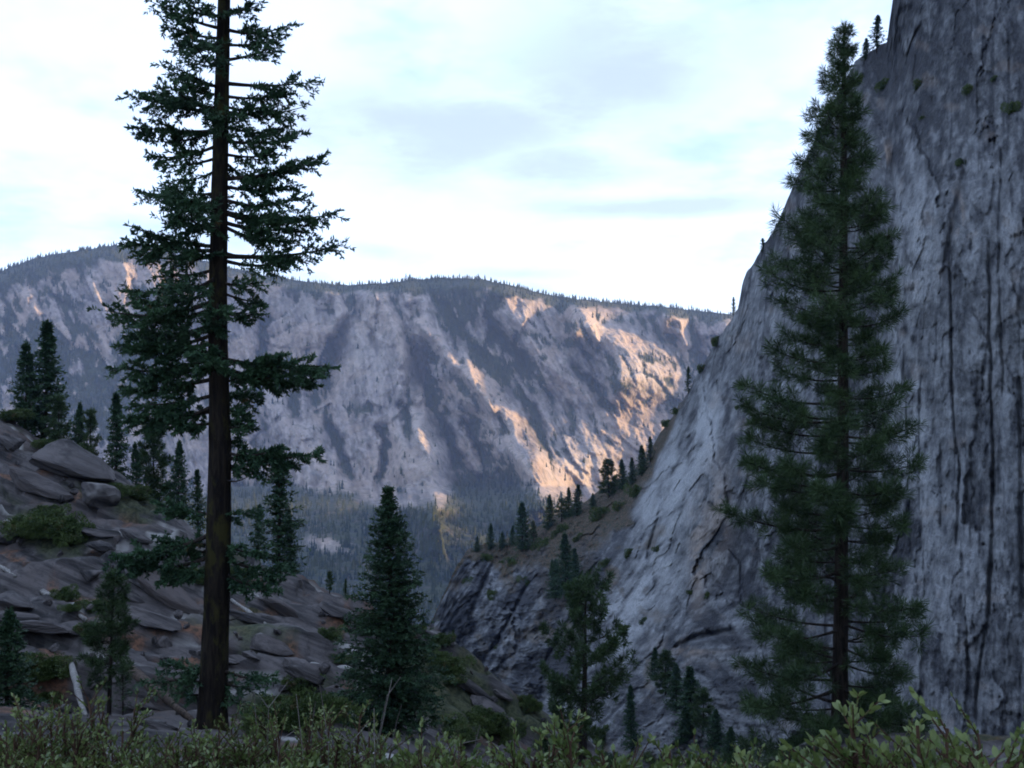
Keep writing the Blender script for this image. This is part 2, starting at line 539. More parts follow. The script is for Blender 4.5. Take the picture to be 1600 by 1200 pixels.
def build_far():
    cols = np.unique(np.r_[np.arange(-400, -60, 8), np.arange(-60, 1180, 2.2), np.arange(1180, 1700, 10)])
    vv = np.r_[np.linspace(0, 0.62, 190), np.linspace(0.62, 1, 70)[1:]]
    PX = np.broadcast_to(cols, (len(vv), len(cols))).copy()
    top = FAR_SKY(cols) + 1.5 * perlin(cols / 23.0, 0.3) + 1.2 * perlin(cols / 9.0, 2.3)
    PY = top[None] + vv[:, None] * (1150 - top[None])
    h = PY - top[None]                                  # pixels below the rim
    # large form: rim, walls, talus and forest aprons, valley floor
    D = np.interp(PY, [380, 440, 600, 760, 795, 860, 1000, 1150], [4900, 4750, 4400, 3950, 3200, 2780, 2150, 1600])
    D = D + np.maximum(PX - 800, 0) * 0.7 - 160 * gauss(PX, PY, -60, 560, 400, 330)
    D = D + smooth(16 - h, 0, 16) * 180                # rounded rim
    wx, wy = 14 * fbm(PX / 90, PY / 90, 1.1, 4, 3), 14 * fbm(PX / 90, PY / 90, 7.7, 4, 4)
    qx, qy = PX + wx, PY + wy
    rel = np.zeros_like(PX)

    def spur(pts, amp, lw, rw, taper=(0.6, 1.0)):
        s, t = polydist(qx, qy, pts)
        prof = np.where(s > 0, 1 - smooth(s, 0, rw), 1 - np.clip(-s / lw, 0, 1) ** 0.8)
        # fade at both ends
        a = amp * np.interp(t, [0, 0.15, 1], [taper[0], 1, taper[1]])
        e0 = np.hypot(qx - pts[0][0], qy - pts[0][1])
        return a * prof

    spurs = [
        ([(110, 392), (160, 440), (200, 500), (250, 580), (330, 660), (420, 720), (530, 785)], 60, 150, 150, (0.0, 1.0)),
        ([(20, 420), (60, 500), (90, 600), (140, 700)], 40, 120, 120),
        ([(470, 445), (525, 462), (536, 490), (520, 520)], 170, 110, 22),
        ([(560, 455), (596, 480), (622, 540), (634, 600), (645, 650), (668, 705), (682, 780)], 250, 130, 46),
        ([(620, 445), (640, 480), (665, 520), (682, 545), (735, 600), (775, 650), (800, 705), (838, 775)], 280, 80, 70),
        ([(720, 440), (790, 462), (815, 505), (850, 560), (905, 615), (960, 660), (1012, 700)], 340, 130, 105, (0.6, 0.35)),
        ([(890, 465), (915, 490), (932, 532)], 220, 70, 40),
        ([(932, 520), (975, 548), (1008, 570), (1045, 590), (1065, 640)], 280, 120, 80, (0.7, 0.3)),
        ([(1040, 478), (1062, 500), (1070, 540)], 200, 60, 20),
        ([(1120, 485), (1150, 560), (1180, 640)], 200, 60, 40),
        ([(430, 640), (470, 690), (530, 775)], 110, 90, 70),
        ([(430, 800), (500, 835), (560, 870), (575, 915)], 60, 120, 60),
        ([(600, 820), (680, 836), (740, 850)], 40, 60, 40),
    ]
    for sp in spurs:
        a_ = 1.3 * spur(*sp)
        rel = np.maximum(rel, a_) + 0.25 * np.minimum(rel, a_)
    # gullies and craggy relief; the strata lean down to the right
    K = np.interp(PX, [-400, 100, 300, 520, 640, 760, 1100], [0.3, 0.45, 0.3, 0.05, 0.2, 0.5, 0.5])
    gx = PX - K * (PY - 600)
    crest = np.zeros_like(PX)
    for sp in spurs:
        s_, t_ = polydist(qx, qy, sp[0])
        crest = np.maximum(crest, np.exp(-((s_ - 4) / 9) ** 2) * smooth(t_, 0.02, 0.2))  # crest lines painted lighter and warmer, standing in for light on the ridges
    crag = fbm(gx / 60 + wx * .03, PY / 170, 0.5, 6, 21, 0.55, True) - 0.6
    crag2 = fbm(gx / 15, PY / 62, 3.5, 4, 31, 0.55, True) - 0.6
    blocks = fbm(PX / 30, PY / 40, 9.1, 5, 41)
    fa, fe, fid = facets(gx / 30 + wx * .05, PY / 58 + wy * .03, 43)
    fb, fe2, fid2 = facets(gx / 12, PY / 26, 44)
    steep = smooth(h, 4, 30) * (1 - 0.75 * smooth(PY, 770, 830))
    rel = rel + steep * (55 * crag + 24 * crag2 + 36 * blocks + 26 * fa + 12 * fb)
    gul = [([(655, 520), (662, 560), (640, 620), (648, 690)], 190, 16), ([(770, 640), (795, 690)], 90, 10), ([(540, 500), (505, 590), (480, 660)], 110, 16), ([(572, 500), (590, 560)], 60, 7), ([(430, 470), (412, 560), (400, 640)], 120, 14), ([(500, 640), (530, 700), (556, 760)], 110, 11), ([(598, 650), (604, 700), (592, 770)], 110, 9),
           ([(720, 640), (742, 690), (770, 745)], 120, 11), ([(690, 640), (706, 700), (716, 735)], 90, 9), ([(820, 620), (850, 680), (868, 730)], 90, 9), ([(880, 560), (930, 610), (980, 660)], 110, 11), ([(760, 480), (800, 540), (840, 600)], 110, 13), ([(455, 600), (470, 660)], 80, 10), ([(640, 470), (660, 500)], 90, 12)]
    for pts, a, wdt in gul:
        s, t = polydist(qx + 10 * fbm(PX / 30, PY / 26, 2.7, 4, 47), qy, pts)
        rel -= a * np.exp(-(s / (wdt * np.clip(1 + 1.6 * blocks, .4, 1.8))) ** 2) * smooth(np.minimum(t, 1.02 - t), -0.02, 0.3)
    rel0 = rel.copy()
    # toes of the spurs: faces turned down-canyon, to the right
    for cx, cy, rx, ry, amp in [(842, 728, 140, 58, 330), (968, 592, 95, 42, 330), (900, 512, 48, 32, 230), (634, 742, 56, 50, 170), (1040, 497, 36, 26, 200), (690, 806, 150, 34, 260), (735, 600, 60, 40, 60)]:
        prof = smooth(qx, cx - 0.4 * rx, cx) * (1 - np.clip((qx - cx) / rx, 0, 1))
        rel += amp * prof * np.exp(-((qy - cy) / ry) ** 2)
    D = D - rel
    # the smooth pale buttress face
    # masks -----------------------------------------------------------
    nz = fbm(PX / 22, PY / 22, 4.2, 5, 51)

    def blur(a, n):
        for ax in (0, 1):
            c = np.cumsum(np.pad(a, [(n + 1, n) if k == ax else (0, 0) for k in (0, 1)], 'edge'), ax)
            a = (np.take(c, range(2 * n + 1, c.shape[ax]), ax) - np.take(c, range(0, c.shape[ax] - 2 * n - 1), ax)) / (2 * n + 1)
        return a
    cav = (blur(rel0, 9) - rel0) / 32.0 + 0.6 * (blur(rel0, 3) - rel0) / 16.0      # hollows hold soil and trees, edges are bare; tone also paints shade in them
    asp = np.clip(np.gradient(blur(rel0, 6), axis=1) / np.gradient(PX, axis=1) / 6.0, -1, 1) * smooth(PX, 560, 700)     # left-facing flanks hold trees, whose colour also stands in for shade
    nv = fbm(gx / 13, PY / 60, 8.2, 4, 61)
    rimw = np.interp(PX[0], [-400, 0, 100, 220, 400, 480, 560, 640, 700, 760, 820, 900, 1000, 1150], [60, 50, 45, 26, 22, 26, 14, 30, 46, 40, 22, 14, 14, 12])
    f = 1.25 - h / rimw[None]
    f = np.maximum(f, -1)
    g = np.zeros_like(PX)
    for b in [(30, 560, 150, 90, .9), (150, 620, 130, 70, .9), (60, 460, 60, 40, .5), (250, 470, 60, 60, .5), (210, 560, 60, 80, .9), (740, 480, 70, 40, .75), (700, 470, 30, 50, .8),
              (770, 560, 50, 50, .75), (825, 560, 36, 60, .75), (560, 510, 14, 40, .5), (690, 600, 30, 40, .5), (870, 540, 30, 30, .4), (950, 600, 40, 60, .5), (1080, 600, 60, 60, .6),
              (850, 480, 25, 30, .45), (570, 640, 50, 14, .6), (480, 560, 60, 40, .3), (980, 500, 40, 14, .5), (1010, 560, 60, 14, .6)]:
        g = np.maximum(g, b[4] * gauss(PX, PY, *b[:4]))
    base = np.interp(PX[0], [-400, 300, 400, 480, 540, 600, 690, 730, 780, 830, 880, 960, 1010, 1060, 1200], [760, 760, 740, 740, 760, 790, 776, 730, 720, 760, 782, 772, 700, 650, 650])
    low = smooth(PY - base[None] + 26 * nz, -6, 22)
    forest = np.maximum(np.maximum(smooth(f + 0.9 * nz, 0.25, 0.75), np.maximum(smooth(g + 0.8 * nz + 0.35 * nv + 0.3 * cav, 0.34, 0.62), 0.9 * smooth(0.5 * cav + 0.9 * nz + 0.6 * asp, 0.34, 0.66))), low * 0.95)
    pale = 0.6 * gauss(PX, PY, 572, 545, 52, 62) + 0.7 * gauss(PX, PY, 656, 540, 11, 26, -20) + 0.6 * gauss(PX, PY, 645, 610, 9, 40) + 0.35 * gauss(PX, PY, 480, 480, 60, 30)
    pale += 0.5 * gauss(PX, PY, 787, 670, 9, 26, -30) + 0.35 * gauss(PX, PY, 490, 730, 50, 30, 40) + 0.35 * gauss(PX, PY, 655, 720, 26, 60) + 0.75 * gauss(PX, PY, 915, 735, 60, 34) + 0.7 * gauss(PX, PY, 1005, 590, 36, 34) + 0.6 * gauss(PX, PY, 930, 515, 18, 24)  # sunlit spur toes also painted paler to strengthen the light on them
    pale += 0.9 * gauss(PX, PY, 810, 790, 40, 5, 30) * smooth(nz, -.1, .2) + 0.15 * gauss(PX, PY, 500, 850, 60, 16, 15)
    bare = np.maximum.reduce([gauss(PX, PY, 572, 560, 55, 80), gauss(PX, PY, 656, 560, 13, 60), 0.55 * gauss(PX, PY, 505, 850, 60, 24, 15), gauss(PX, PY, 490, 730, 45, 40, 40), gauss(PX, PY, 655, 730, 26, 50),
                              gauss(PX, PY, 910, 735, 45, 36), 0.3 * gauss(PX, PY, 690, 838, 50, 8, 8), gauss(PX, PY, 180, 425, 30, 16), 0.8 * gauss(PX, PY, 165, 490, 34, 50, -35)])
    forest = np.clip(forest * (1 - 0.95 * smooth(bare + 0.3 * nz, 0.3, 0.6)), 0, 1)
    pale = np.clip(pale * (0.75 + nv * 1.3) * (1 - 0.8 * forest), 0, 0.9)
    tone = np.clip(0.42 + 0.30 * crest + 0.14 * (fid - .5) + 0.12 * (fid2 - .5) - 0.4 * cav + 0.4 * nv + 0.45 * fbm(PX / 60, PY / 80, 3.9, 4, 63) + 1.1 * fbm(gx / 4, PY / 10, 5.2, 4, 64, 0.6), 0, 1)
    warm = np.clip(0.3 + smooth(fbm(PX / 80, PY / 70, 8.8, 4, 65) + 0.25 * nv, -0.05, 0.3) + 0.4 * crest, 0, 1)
    P = pix(PX, PY, D)
    # far side of the rim
    b1 = pix(cols, top, D[0] + 250)
    b1[:, 2] -= 70
    b2 = pix(cols, top, D[0] + 900)
    b2[:, 2] -= 600
    G = np.concatenate([b2[None], b1[None], P])
    z2 = np.ones((2, len(cols)))
    me = mesh_from('canyon_wall', G.reshape(-1, 3), grid_faces(*G.shape[:2]), True, [M_FAR])
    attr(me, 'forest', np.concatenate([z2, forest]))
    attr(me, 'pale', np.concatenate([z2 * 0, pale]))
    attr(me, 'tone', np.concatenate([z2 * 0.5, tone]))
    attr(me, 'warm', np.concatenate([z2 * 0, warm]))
    link('canyon_wall', me, kind='structure')
    # ---- distant conifers, one mass
    dp = np.abs(np.gradient(PX, axis=1) * np.gradient(PY, axis=0))
    dist_k = (4300.0 / D) ** -1.4                        # fewer, larger trees nearer
    wgt = ((smooth(forest, 0.25, 0.8) + 0.07 * smooth(nz, -.1, .3)) * dp * dist_k).ravel()
    wgt[PX.ravel() > 1200] = 0
    wgt[PX.ravel() < -120] = 0
    wgt[PY.ravel() > 1040] = 0
    n = 24000
    pick = RNG.choice(len(wgt), n, p=wgt / wgt.sum())
    rim = np.flatnonzero((cols > -120) & (cols < 1200))
    rimpick = RNG.choice(rim, 900)                       # serrated crest line
    base_p = np.concatenate([P.reshape(-1, 3)[pick], P[1][rimpick]])
    base_p[:, 0] += RNG.normal(0, 3, len(base_p))
    m = len(base_p)
    hgt = (8 + 20 * RNG.random(m) ** 1.4) * np.where(RNG.random(m) < 0.06, 1.35, 1)
    rad = hgt * RNG.uniform(0.13, 0.26, m)
    th = np.linspace(0, 2 * math.pi, 5, endpoint=False)
    ring = np.stack([np.cos(th), np.sin(th), 0 * th], -1)
    V = []
    for (z0, z1, rr) in ((-0.08, 0.62, 1.0), (0.38, 1.0, 0.66)):
        jit = RNG.uniform(0.75, 1.25, (m, 5, 1))
        rv = base_p[:, None] + ring[None] * jit * (rad * rr)[:, None, None]
        rv[:, :, 2] += (hgt * z0)[:, None]
        ap = base_p.copy()
        ap[:, 2] += hgt * z1
        V.append(np.concatenate([rv, ap[:, None]], 1))
    V = np.stack(V, 1).reshape(-1, 3)
    k = np.arange(5)
    one = np.stack([k, (k + 1) % 5, np.full(5, 5)], -1)
    Fc = (one[None] + (np.arange(m * 2) * 6)[:, None, None]).reshape(-1, 3)
    fm = mesh_from('far_forest', V, Fc, False, [M_FARTREE])
    link('far_forest', fm, kind='stuff', label='dark conifer forest on the rim and slopes of the far canyon wall', category='forest')


build_far()

# valley floor under everything, out to the horizon
vf = mesh_from('valley_floor', np.array([[-9000, -3000, -640], [9000, -3000, -640], [9000, 9000, -640], [-9000, 9000, -640]], float), np.array([[0, 1, 2, 3]]), False, [M_FARTREE])
link('valley_floor', vf, kind='structure')

# unseen ridge added behind the cliff to keep evening sun off the valley floor
def build_sun_block():
    t = np.linspace(0, 1, 40)
    cx, cy = np.interp(t, [0, 1], [1250, 1600]), np.interp(t, [0, 1], [1500, 2860])
    cz = 20 + 60 * fbm(t * 5, 0.2, 0.1, 4, 77) - 200 * smooth(t, 0.85, 1)
    offs = np.linspace(-520, 900, 30)
    G = np.zeros((30, 40, 3))
    for i, o in enumerate(offs):
        G[i, :, 0] = cx + o
        G[i, :, 1] = cy - 0.28 * o
        G[i, :, 2] = np.maximum(cz - (abs(o) * (1.25 if o < 0 else 0.7)), -600) + 25 * fbm(G[i, :, 0] / 120, G[i, :, 1] / 120, 0.5, 4, 78)
    me = mesh_from('sun_block_ridge', G.reshape(-1, 3), grid_faces(30, 40), True, [M_FAR])
    for k, v in (('forest', .9), ('pale', 0), ('tone', .4), ('warm', 0)):
        attr(me, k, np.full(1200, v))
    link('sun_block_ridge', me, kind='structure')


build_sun_block()

# ------------------------------------------------------------------ granite cliff on the right with its promontory
CL_SKY = interp([(640, 1060), (660, 1000), (672, 975), (690, 935), (715, 880), (735, 856), (760, 848), (800, 842), (830, 830), (870, 805), (910, 785), (950, 760), (985, 740),
                 (1010, 716), (1030, 682), (1045, 657), (1075, 612), (1100, 567), (1120, 530), (1146, 494), (1153, 486), (1160, 445), (1166, 426), (1182, 404), (1200, 372),
                 (1216, 345), (1235, 302), (1262, 240), (1300, 165), (1335, 97), (1352, 86), (1386, 62), (1390, 30), (1396, -10), (1405, -60), (1440, -200), (1500, -330), (1600, -420), (1900, -520)])
CL_CTRL = [(640, 1060, 430), (672, 975, 440), (735, 850, 480), (800, 835, 490), (870, 800, 480), (950, 755, 470), (1010, 712, 445), (1075, 610, 400), (1148, 490, 362), (1235, 300, 320),
           (1335, 95, 285), (1395, 0, 250), (1500, -330, 290), (1700, -450, 240), (740, 875, 462), (800, 880, 452), (870, 860, 425), (930, 830, 410), (980, 800, 400),
           (720, 1000, 420), (780, 950, 412), (850, 1000, 370), (870, 1100, 320), (900, 930, 378), (960, 950, 330), (1000, 900, 325), (1040, 780, 330), (1100, 700, 300), (1100, 900, 255), (1050, 1050, 225), (1000, 1150, 205),
           (1150, 1150, 172), (1160, 560, 325), (1200, 600, 268), (1300, 300, 246), (1300, 700, 205), (1300, 1000, 180), (1450, 200, 198), (1450, 600, 168), (1450, 1000, 150), (1600, 100, 172),
           (1600, 600, 142), (1600, 1100, 130), (1900, 600, 100), (1900, 1200, 88), (1900, -500, 170), (1600, 1300, 118), (1100, 1300, 160), (860, 1260, 240), (650, 1200, 380)]


class Sheet:
    """looks up points on a cliff mesh by the direction they are seen in"""
    def __init__(self, PX, PY, P):
        self.PX, self.PY, self.P = PX, PY, P

    def at(self, px, py):
        d2 = (self.PX - px) ** 2 + (self.PY - py) ** 2
        return self.P.reshape(-1, 3)[int(np.argmin(d2))]


def build_cliff():
    cols = np.unique(np.r_[np.arange(640, 1660, 2.2), np.arange(1660, 1900, 8)])
    vv = np.linspace(0, 1, 500)
    top = CL_SKY(cols) + 5.0 * perlin(cols / 17, 5.5) + 3.0 * perlin(cols / 6, 1.5)
    bot = np.interp(cols, [640, 860, 1000, 1900], [1200, 1230, 1270, 1290])
    PX = np.broadcast_to(cols, (len(vv), len(cols))).copy()
    PY = top[None] + vv[:, None] * (bot - top)[None]
    c = np.array(CL_CTRL, float)
    D = np.exp(tps(c[:, :2], np.log(c[:, 2]), np.stack([PX.ravel(), PY.ravel()], -1), 1e-4)).reshape(PX.shape)
    sc = D / 200.0
    h = PY - top[None]
    # grain: vertical on the big wall, leaning down-left on the slabs
    lean = np.interp(PX, [640, 900, 1080, 1180, 1280], [0.62, 0.6, 0.42, 0.12, 0.03])
    sx = PX + lean * (PY - 700)
    wob = 4 * fbm(PX / 120, PY / 160, 2.2, 4, 71)
    ux = sx + wob
    blk = fbm(ux / 34, PY / 42, 1.7, 5, 101, 0.6)
    big = fbm(PX / 170, PY / 210, 6.6, 3, 111)
    w1, w2 = 0.05 * fbm(PX / 26, PY / 40, 1.3, 4, 103), 0.3 * fbm(PX / 26, PY / 26, 4.3, 4, 104)
    vs = np.interp(PX, [640, 1100, 1300], [0.6, 0.75, 1.0])        # blocks are longer on the sheer wall
    f1, e1, i1 = facets(ux / 58 + w1, PY / (190 * vs) + w2, 121)
    f2, e2, i2 = facets(ux / 24 + w1 * 1.5, PY / (64 * vs) + w2, 122)
    f3, e3, i3 = facets(ux / 9.5 + w1 * 2, PY / (21 * vs) + w2 * 2, 123)
    rough_low = smooth(PY, 900, 1100) * smooth(1300 - PX, 0, 200)
    rel = sc * (3.6 * big + 1.0 * blk + 1.9 * f1 + 1.0 * f2 + 0.55 * f3 + 0.7 * (fbm(ux / 11, PY / 420, 3.7, 4, 183, 0.6, True) - .6))
    rel -= sc * (0.5 * np.exp(-(e1 / 0.03) ** 2) * smooth(i1, .5, .8))
    rel *= smooth(h, -2, 26) * 0.85 + 0.15
    # blocky ledges near the foot and on the promontory
    led = fbm(PX / 26, PY / 20, 3.1, 5, 141, 0.55)
    rel += sc * 5.0 * led * (0.2 + rough_low + 0.7 * smooth(1000 - PX, 0, 120))
    cracks = [([(1482, 380), (1486, 500), (1488, 640), (1500, 740), (1492, 880)], 2.4, 2.2), ([(1545, 330), (1548, 560), (1552, 760), (1545, 960), (1528, 1060), (1524, 1150)], 2.6, 2.4),
              ([(1592, 560), (1596, 780), (1600, 980)], 3.0, 4.0), ([(1412, 520), (1418, 700), (1424, 900)], 1.2, 1.6), ([(1512, 240), (1490, 330), (1478, 420)], 2.6, 4.0),
              ([(1390, 240), (1400, 330)], 2.4, 4), ([(1040, 760), (1022, 830), (1010, 880)], 4.0, 4), ([(1150, 985), (1090, 995), (1050, 1015)], 5.0, 5), ([(1470, 690), (1472, 830)], 1.2, 1.6),
              ([(1565, 200), (1560, 420), (1570, 640)], 1.6, 2), ([(1440, 560), (1436, 760), (1448, 980)], 1.0, 1.4), ([(1380, 540), (1386, 800), (1378, 1060)], 1.2, 2.0),
              ([(1508, 900), (1512, 1040)], 1.4, 1.6), ([(830, 900), (790, 980), (745, 1050)], 3, 3), ([(900, 950), (850, 1040)], 3, 3), ([(770, 880), (735, 960)], 2.5, 3), ([(1100, 640), (1060, 720)], 3, 4)]
    for pts, a, wdt in cracks:
        s, t = polydist(PX + 3 * perlin(PX / 30, PY / 40, 3.3), PY, pts)
        rel -= sc * a * np.exp(-(s / wdt) ** 2) * smooth(np.minimum(t, 1 - t), 0, 0.1)
    D = D - rel
    nz = fbm(ux / 16, PY / 46, 4.4, 5, 151)
    nb = fbm(PX / 40, PY / 40, 7.4, 4, 161)
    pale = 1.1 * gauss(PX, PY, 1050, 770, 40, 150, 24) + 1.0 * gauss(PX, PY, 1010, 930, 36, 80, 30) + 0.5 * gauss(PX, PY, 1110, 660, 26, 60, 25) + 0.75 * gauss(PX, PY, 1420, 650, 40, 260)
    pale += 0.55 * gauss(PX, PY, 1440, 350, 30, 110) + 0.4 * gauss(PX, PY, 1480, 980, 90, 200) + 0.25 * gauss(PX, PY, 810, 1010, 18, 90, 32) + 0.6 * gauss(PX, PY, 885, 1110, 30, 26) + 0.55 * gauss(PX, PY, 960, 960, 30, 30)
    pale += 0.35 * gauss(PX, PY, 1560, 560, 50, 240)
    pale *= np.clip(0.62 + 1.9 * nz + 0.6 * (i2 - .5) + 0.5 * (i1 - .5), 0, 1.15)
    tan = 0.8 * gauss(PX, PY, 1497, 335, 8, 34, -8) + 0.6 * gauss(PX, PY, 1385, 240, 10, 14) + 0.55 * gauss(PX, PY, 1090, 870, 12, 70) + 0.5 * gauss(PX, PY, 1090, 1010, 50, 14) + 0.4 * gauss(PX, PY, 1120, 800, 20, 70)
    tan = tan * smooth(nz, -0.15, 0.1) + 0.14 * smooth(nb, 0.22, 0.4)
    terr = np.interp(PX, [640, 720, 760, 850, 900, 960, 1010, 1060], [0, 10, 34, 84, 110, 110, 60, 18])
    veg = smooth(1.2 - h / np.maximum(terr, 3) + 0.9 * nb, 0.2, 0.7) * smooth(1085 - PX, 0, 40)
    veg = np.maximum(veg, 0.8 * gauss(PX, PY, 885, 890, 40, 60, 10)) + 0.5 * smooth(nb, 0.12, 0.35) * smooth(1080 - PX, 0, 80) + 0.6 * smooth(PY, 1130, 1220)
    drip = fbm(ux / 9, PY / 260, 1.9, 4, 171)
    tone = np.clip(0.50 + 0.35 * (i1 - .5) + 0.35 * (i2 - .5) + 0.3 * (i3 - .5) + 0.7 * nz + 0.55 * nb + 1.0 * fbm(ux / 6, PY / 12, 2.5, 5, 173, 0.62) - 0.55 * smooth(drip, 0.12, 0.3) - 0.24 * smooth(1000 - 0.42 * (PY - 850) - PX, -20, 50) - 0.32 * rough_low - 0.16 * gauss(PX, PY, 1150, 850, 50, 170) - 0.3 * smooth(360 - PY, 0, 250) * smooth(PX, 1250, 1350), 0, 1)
    P = pix(PX, PY, D)
    # the massif behind the edge
    low = (cols < 1130)
    b1 = pix(cols, top, D[0] * 1.12)
    b1[:, 2] -= np.where(low, 22, 8)
    b2 = pix(cols, top, D[0] * 1.5)
    b2[:, 2] -= np.where(low, 160, 60)
    b2[:, 0] += np.where(low, 0, 120)
    b3 = b2.copy()
    b3[:, 2] = -400
    b3[:, 1] += 200
    G = np.concatenate([b3[None], b2[None], b1[None], P])
    # the wall goes on past the picture, beside and behind the viewer
    last = G[:, -1]
    ext = []
    for (x, y) in [(78, 74), (98, 30), (120, -30), (140, -110), (160, -220), (190, -420)]:
        e = last.copy()
        e[:, 0] += x - last[-1, 0]
        e[:, 1] += y - last[-1, 1]
        e[:3, 0] += np.array([260, 160, 30])
        e[3:, 0] += 6 * fbm(e[3:, 2] / 25, np.full(len(e) - 3, y / 30.0), 0.3, 4, 5)
        ext.append(e)
    G = np.concatenate([G, np.stack(ext, 1)], 1)
    me = mesh_from('cliff', G.reshape(-1, 3), grid_faces(*G.shape[:2]), True, [M_CLIFF])

    def full(a, fill=0.0):
        o = np.full(G.shape[:2], fill)
        o[3:, :a.shape[1]] = a
        return o
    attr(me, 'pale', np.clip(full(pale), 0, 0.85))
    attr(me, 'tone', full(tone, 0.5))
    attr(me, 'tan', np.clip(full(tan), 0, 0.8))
    attr(me, 'veg', np.clip(full(veg), 0, 1))
    link('cliff', me, kind='structure')
    return Sheet(PX, PY, P)


CLIFF = build_cliff()

# ------------------------------------------------------------------ near hillside (one ground sheet from the viewer's feet to the gully)
HILL = [  # photo px, py, distance
    (-300, 560, 105), (0, 655, 108), (60, 690, 104), (190, 755, 98), (250, 795, 95), (330, 850, 92), (400, 885, 90), (470, 930, 88), (560, 962, 85), (660, 990, 82), (700, 1012, 81), (760, 1062, 79), (815, 1092, 78), (870, 1140, 76),
    (0, 800, 82), (150, 830, 80), (0, 930, 62), (150, 920, 66), (300, 960, 66), (450, 1000, 64), (600, 1060, 60), (720, 1120, 56), (0, 1050, 45), (150, 1050, 45), (300, 1080, 45), (450, 1110, 43),
    (100, 1130, 30), (330, 1148, 25), (600, 1180, 40), (600, 1185, 30), (100, 1190, 17), (800, 1190, 50), (330, 1215, 17), (-300, 1000, 40), (-300, 1100, 20), (-300, 800, 75)]
HILL_W = [  # x, y, z in metres
    (0, 0, 0), (0, 4, -1.0), (3, 3, -0.7), (-3, 3, -0.8), (0, -20, 2), (-20, -10, 1), (20, -10, 2), (3, 6.5, -1.9), (-3, 6.5, -1.9), (0, 9, -3.0), (6, 6, -1.6), (9, 9, -3.0), (-8, 8, -2.2), (0, 16, -6.0), (7, 18, -6.5),
    (11.4, 35, -11.2), (5, 35, -13.5), (20, 34, -11), (4, 60, -24), (14, 60, -26), (26, 55, -24), (40, 60, -28), (12, 95, -44), (30, 95, -46), (50, 80, -40), (0, 120, -58), (20, 140, -66), (60, 110, -50),
    (-80, 132, -14), (-60, 130, -16), (-40, 122, -24), (-25, 115, -32), (-12, 108, -40), (-90, 170, -45), (-40, 170, -55), (0, 170, -75), (60, 30, -6), (70, 0, 2), (-60, 20, 2), (-60, -10, 6), (-110, 90, 12)]


def hill_controls():
    a = np.array(HILL, float)
    p = pix(a[:, 0], a[:, 1], a[:, 2])
    return np.concatenate([p, np.array(HILL_W, float)])


HC = hill_controls()


def hill_detail(x, y):
    """slabs and ledges that dip down to the right, with a fade near the feet"""
    r = np.hypot(x, y)
    k = smooth(r, 16, 46)
    u, v = x * 0.95 + y * 0.2, y - 0.25 * x
    q = fbm(u / 15, v / 4.2, 0.4, 4, 201, 0.5) * 5
    st = (np.floor(q) + smooth(q - np.floor(q), 0.36, 0.64)) / 5
    out = 3.6 * st + 1.3 * fbm(x / 9, y / 9, 0.2, 5, 211, 0.55) + 0.8 * (fbm(u / 7, v / 2.4, 3.3, 4, 221, 0.55, True) - 0.6)
    fa, e, _ = facets(u / 17, v / 3.6, 205)
    fb, e2, _ = facets(u / 6 + 3, v / 1.3, 206)
    out = 0.8 * out + 0.9 * fa + 0.3 * fb - 0.45 * np.exp(-(e / 0.05) ** 2)
    fine = 0.14 * fbm(x / 1.1, y / 1.1, 1.2, 4, 231)
    return out * k + fine * smooth(r, 1, 6)


def hill_z(x, y):
    x, y = np.asarray(x, float), np.asarray(y, float)
    s = x.shape
    z = tps(HC[:, :2], HC[:, 2], np.stack([x.ravel(), y.ravel()], -1), 2e-4).reshape(s)
    return z + hill_detail(x, y)


def build_hill():
    az = np.radians(np.unique(np.r_[np.arange(-80, -31, 1.0), np.arange(-31, 31, 0.17), np.arange(31, 80.1, 1.0)]))
    rr = np.r_[np.linspace(0.2, 12, 40), np.geomspace(12.4, 135, 270), np.linspace(137, 185, 20)]
    R, Az = np.meshgrid(rr, az, indexing='ij')
    X, Y = R * np.sin(Az), R * np.cos(Az)
    Z = hill_z(X, Y)
    me = mesh_from('hillside', np.stack([X, Y, Z], -1).reshape(-1, 3), grid_faces(*X.shape), True, [M_NEAR])
    u, v = X * 0.95 + Y * 0.2, Y - 0.25 * X
    n1 = fbm(u / 6, v / 1.1, 5.1, 4, 241)
    n2 = fbm(X / 7, Y / 7, 6.1, 4, 251)
    n3 = fbm(X / 3.2, Y / 3.2, 2.1, 4, 261)
    ppx, ppy = 800 + F * X / np.maximum(Y, 0.1), 600 - F * (Z - EYE[2]) / np.maximum(Y, 0.1)
    pale = smooth(n1, 0.19, 0.32) * smooth(R, 14, 25) * 0.8
    duff = np.maximum(smooth(n3 + 0.4 * n2, 0.12, 0.3) * 0.9, smooth(13 - R, 0, 5))
    duff = np.maximum(duff, 0.8 * smooth(gauss(ppx, ppy, 260, 1080, 110, 40) + n3, 0.45, 0.75))
    gm = np.maximum.reduce([gauss(ppx, ppy, 700, 1080, 90, 55, 35), gauss(ppx, ppy, 70, 830, 70, 32, 20), gauss(ppx, ppy, 470, 1110, 90, 30), 0.9 * gauss(ppx, ppy, 820, 1120, 60, 24, 30), gauss(ppx, ppy, 215, 780, 50, 20, 20)])
    green = np.maximum(smooth(n2 + 0.9 * gm, 0.2, 0.42), smooth(gm + 0.5 * n3, 0.4, 0.7)) * smooth(R, 8, 14)
    attr(me, 'pale', pale * (1 - green))
    attr(me, 'duff', duff)
    attr(me, 'green', green * 0.9)
    link('hillside', me, kind='structure')


build_hill()
_tt = np.geomspace(2.0, 175, 900)


def ground_at(px, py):
    """first point of the hillside met in a given direction"""
    P = pix(px, py, _tt)
    z = hill_z(P[:, 0], P[:, 1])
    k = np.flatnonzero(P[:, 2] <= z)
    i = k[0] if len(k) else len(_tt) - 1
    return np.array([P[i, 0], P[i, 1], z[i]])


